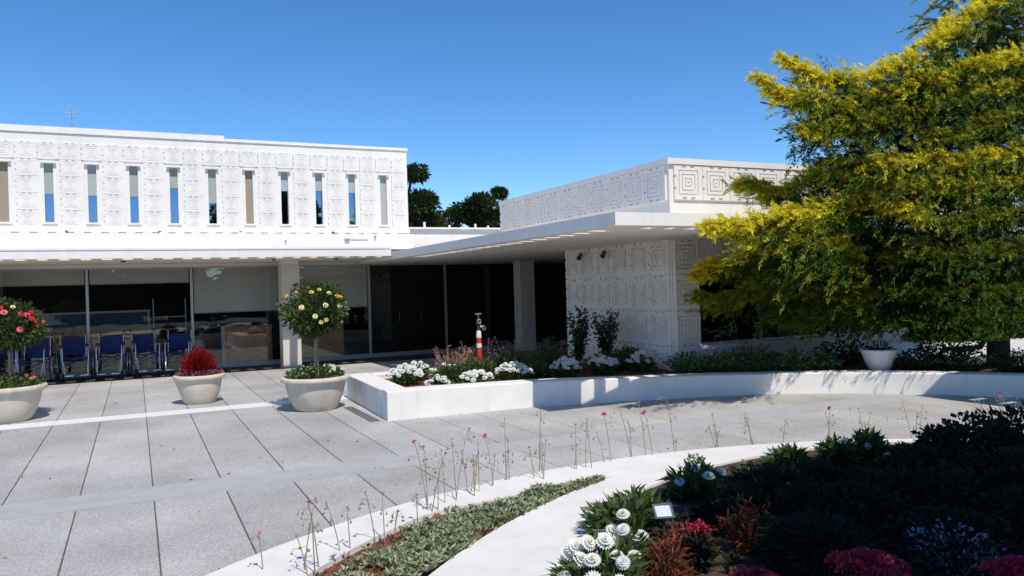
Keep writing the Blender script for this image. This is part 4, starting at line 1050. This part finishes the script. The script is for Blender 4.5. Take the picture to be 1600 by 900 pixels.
def spray(base, sd_, sl2, droop, m, g0, gtip, wn_=(.007, .013)):
    """one feathery shoot: fine needles on a fan of side twigs that narrows to its tip; its young end is golden"""
    f = RNG.uniform(.0, 1, m); bend = np.array((0, 0, -1.))*(f**2)[:, None]*sl2*droop
    sidev = unit(np.cross(sd_, FACE)+rdir(1)[0]*.4); sg_ = RNG.choice((-1., 1.), m)[:, None]
    fan = (RNG.uniform(0, .34, m)*(1-f*.9))[:, None]*sl2*sg_*.32
    P = base+sd_*(f*sl2)[:, None]+bend+sidev*fan+RNG.normal(size=(m, 3))*.008
    Dd = sd_+sidev*sg_*RNG.uniform(.05, .40, m)[:, None]+RNG.normal(size=(m, 3))*.15+np.array((0, 0, -.6))*(f*droop)[:, None]
    VV.append(blades(P, Dd, RNG.uniform(.045, .10, m), RNG.uniform(*wn_, m), .05, face=FACE))
    GG.append(np.clip(g0+(gtip-g0)*f+RNG.normal(size=m)*.05-.03, 0, 1))
# tiers of boughs: crest line (bearing, rise), thickness in metres, golden share, sprays per metre
TIERS = [
 ([(1232, 96), (1290, 116), (1350, 124), (1420, 102), (1470, 74), (1515, 40), (1560, 2), (1640, -50)], .55, 1., 210),
 ([(1196, 133), (1260, 146), (1330, 158), (1400, 140), (1470, 122), (1540, 100), (1640, 80)], .60, 1., 260),
 ([(1262, 196), (1320, 188), (1380, 185), (1430, 176), (1500, 150), (1640, 120)], .55, .75, 200),
 ([(1430, 215), (1500, 205), (1560, 185), (1640, 165)], .5, .55, 150),
 ([(1160, 290), (1215, 296), (1260, 288), (1310, 270), (1370, 254), (1440, 246), (1500, 250), (1560, 240), (1640, 225)], .50, 1., 250),
 ([(1285, 255), (1330, 250), (1380, 262)], .35, .25, 130),
 ([(1330, 285), (1400, 278), (1470, 285), (1560, 280), (1640, 270)], .45, .7, 180),
 ([(1114, 357), (1180, 350), (1240, 336), (1300, 325), (1350, 312), (1385, 298)], .48, 1., 300),
 ([(1378, 328), (1420, 318), (1460, 325)], .50, .95, 240),
 ([(1480, 345), (1560, 330), (1640, 320)], .5, .35, 150),
 ([(1097, 419), (1160, 409), (1205, 388), (1245, 371), (1290, 367), (1330, 378), (1352, 402)], .62, 1., 380),
 ([(1180, 432), (1240, 415), (1290, 408), (1345, 425)], .60, .55, 300),
 ([(1096, 468), (1135, 464), (1200, 455), (1260, 455), (1320, 452), (1370, 455)], .55, .45, 260),
 ([(1228, 500), (1270, 492), (1320, 488), (1380, 480)], .40, .25, 240),
 ([(1390, 400), (1450, 385), (1520, 395), (1640, 380)], .6, .22, 170),
 ([(1400, 455), (1470, 450), (1550, 455), (1640, 445)], .6, .15, 170),
 ([(1385, 495), (1450, 490), (1520, 488), (1640, 480)], .45, .08, 170),
 ([(1425, 520), (1500, 516), (1560, 514), (1650, 506)], .40, .05, 230),
 ([(1490, 536), (1550, 534), (1650, 528)], .30, .02, 230)]
TK = [.75, .85, .75, .7, .8, .7, .7, .9, .9, .7, 1.05, .95, .55, .9, .8, .8, .8, .8, .8]
for ti, (pts, thick, gold, dens) in enumerate(TIERS):
    A_ = [anchor(*p) for p in pts]
    cum = [0.]
    for i in range(len(A_)-1): cum.append(cum[-1]+np.linalg.norm(A_[i+1]-A_[i]))
    back = np.array((.25, .35, -.12))
    root = np.array((12.25, 7.75, max(1.0, A_[-1][2]-.5)))
    lim.tube([tuple(root-JO)]+[tuple(q+back-JO) for q in A_[::-1][1:]], [.06]+[max(.008, .04-.006*i) for i in range(len(A_)-1)], 6)
    n_ = int(cum[-1]*dens*1.15)
    for j in range(n_):
        sx = RNG.uniform(0, cum[-1]); i = min(len(A_)-2, int(np.searchsorted(cum, sx)-1) if sx > 0 else 0); i = max(0, i)
        t_ = (sx-cum[i])/(cum[i+1]-cum[i]); c_ = A_[i]*(1-t_)+A_[i+1]*t_
        c_ = c_+np.array((0, 0, .05*math.sin(sx*6.3+ti*1.7)+.04*math.sin(sx*13.1+ti)))
        u = sx/cum[-1]                                         # 0 at the outer tip of the bough, 1 at the trunk
        grow = min(1., .04+sx*.62)
        lobe = .62+.38*math.sin(sx*7.+ti*2.)*math.sin(sx*3.1+ti)
        h_ = RNG.uniform(0, .16) if RNG.random() < .42 else RNG.uniform(.1, 1.)**1.15                                # depth below the crest
        drop = h_*thick*TK[ti]*grow*lobe
        base = c_+np.array((RNG.normal()*.10, RNG.uniform(-.05, .40)*(.15+.85*grow), -drop+RNG.normal()*.02))
        out = np.array((-.85, -.30, 0.)); 
        if h_ < .25: sd_ = unit(out+np.array((0, 0, RNG.uniform(-.12, .26)))+rdir(1)[0]*.26)
        else: sd_ = unit(out+np.array((0, -.10, RNG.uniform(-.42, .06)))+rdir(1)[0]*.28)
        g_ = min(1., gold*1.1)/(1+math.exp((drop-.058-.05*gold*lobe)/.02))*RNG.uniform(.62, 1.15)
        spray(base, sd_, RNG.uniform(.18, .40)*(.55+.45*grow), RNG.uniform(.0, .18 if h_ < .25 else .26), 44, g_*.75, g_*1.2+.03*gold)
    for j in range(int(9*cum[-1])):                            # a few long loose shoots
        i = random.randrange(len(A_)-1); c_ = A_[i]+(A_[i+1]-A_[i])*RNG.random()
        spray(c_+np.array((0, -.1, -RNG.uniform(0, thick))), unit(np.array((-.9, -.3, RNG.uniform(-.45, .25)))+rdir(1)[0]*.3), RNG.uniform(.4, .62), .15, 46, .0, .30*gold, (.008, .013))
# the shaded green body of the crown behind the tiers
OUT = [(1262, 165), (1330, 140), (1400, 125), (1470, 100), (1530, 50), (1575, 5), (1680, -60), (1680, 520), (1250, 520), (1200, 490), (1170, 440), (1250, 405), (1230, 370), (1290, 335), (1260, 305), (1330, 275), (1330, 240), (1290, 200)]
def inside(x, y):
    r_ = False
    for (x0, y0), (x1, y1) in zip(OUT, OUT[1:]+OUT[:1]):
        if (y0 > y) != (y1 > y) and x < (x1-x0)*(y-y0)/(y1-y0)+x0: r_ = not r_
    return r_
k = 0
while k < 4200:
    px, py = RNG.uniform(1160, 1680), RNG.uniform(-60, 525)
    if not inside(px, py): continue
    k += 1
    base = anchor(px, py, 7.45)+unit(np.array((.55, .8, 0)))*(RNG.uniform(.8, 2.0) if k % 3 else RNG.uniform(.45, .9))
    spray(base, unit(np.array((-.8, -.4, RNG.uniform(-.4, .3)))+rdir(1)[0]*.6), RNG.uniform(.25, .5), RNG.uniform(.1, .5), 40, .0, .05, (.014, .026))
for k in range(900):          # far side of the crown
    a_ = RNG.uniform(-1.6, 1.9); z = RNG.uniform(1.5, 7.2); rad = max(.3, 3.4-.40*z)*RNG.uniform(.3, 1.)
    o_ = np.array((math.cos(a_), math.sin(a_)*.75, 0))
    spray(TR+o_*rad+np.array((0, 0, z)), unit(o_+rdir(1)[0]*.5), RNG.uniform(.3, .55), .25, 44, .1, .45, (.016, .03))
V = np.concatenate(VV); G_ = np.concatenate(GG); c = V.mean(1)
ok = ~(((c[:, 1] > 7.82) & (c[:, 0] < 8.64) | (c[:, 1] > 9.56)) & (c[:, 2] > 2.40) & (c[:, 2] < 2.66)) & (c[:, 2] > .75) & ~((c[:, 1] > 10.3) & (c[:, 2] < 3.9))
link('crown', quads_mesh('crown', V[ok]-JO, G_[ok]), 'juniper', JT)
lim.build('trunk', 'bark', JT, True)

# ------------------------------------------------------------------ big tree beside the path whose shade falls on the round bed
RST = np.random.default_rng(5)
ST = empty('shade_tree', (7.02, -1.45, .09)); tag(ST, 'broad dense tree overhanging the right side of the round bed', 'tree')
P, Dd = clumpy(9500, (-1.35, .95, 5.1), (2.66, 1.90, 1.35), 34, .42, rng=RST)
P2, D2 = clumpy(5000, (-1.35, .95, 5.1), (1.95, 1.35, .95), 18, .55, rng=RST)
P = np.concatenate([P, P2]); Dd = np.concatenate([Dd, D2])
link('crown', quads_mesh('crown', blades(P, Dd, RNG.uniform(.20, .36, len(P)), RNG.uniform(.12, .22, len(P)))), 'cypress', ST)
b = MB(); b.tube([(0, 0, -.05), (-.1, .1, 2), (-.5, .35, 3.6), (-1.2, .8, 5.2)], [.24, .19, .15, .06], 12)
for k in range(7):
    a_ = k*.9; b.tube([(-.5, .35, 3.6), (-.9+math.cos(a_)*.8, .6+math.sin(a_)*.6, 4.5), (-1.35+math.cos(a_)*2.0, .85+math.sin(a_)*1.3, 5.2)], [.08, .06, .02], 7)
b.build('trunk', 'bark', ST, True)

# ------------------------------------------------------------------ trees closing the court behind the path (seen mirrored in the glass)
bt = far_tree('court_tree', (-9, -24, 0), 7, [((0, 0, 4.2), (3.4, 2.2, 3.2), .5), ((1.4, 0, 6.6), (2.2, 1.6, 1.8), .25), ((-1.8, .4, 2.2), (2.4, 1.8, 1.8), .25)], 'dense dark tree closing the court, mirrored in the glazing', 6500, 3.4, 'trees closing the court')
bt.scale = (1.1, 1, .72)
for k, x in enumerate((-22, -15.5, -3.2, 2.6, 9., 15.5, 21.6, 28)):
    c = copy_tree(bt); c.scale = (1.1, 1, .68); c.location = (x, -24-(k*37 % 5), -.3*(k % 3)); c.rotation_euler.z = k*1.3

# ------------------------------------------------------------------ dry leaves blown about the paving
n = 260; P = np.stack([RNG.uniform(-3, 10, n), RNG.uniform(5.2, 16, n), np.full(n, .004)], 1)
rr = np.hypot(P[:, 0]-OC[0], P[:, 1]-OC[1]); P = P[(rr > OR+.05) & ((P[:, 1] < np.interp(P[:, 0], wx_, wy_)-.05) | (P[:, 0] < 2.6))]
o = stuff(link('leaf_litter', quads_mesh('leaf_litter', blades(P, rdir(len(P))*np.array((1, 1, .12))+np.array((0, 0, .12)), RNG.uniform(.015, .045, len(P)), RNG.uniform(.008, .02, len(P)), 0)), 'chips')); o['label'] = 'scattered dry brown leaves on the grey paving'; o['category'] = 'leaves'
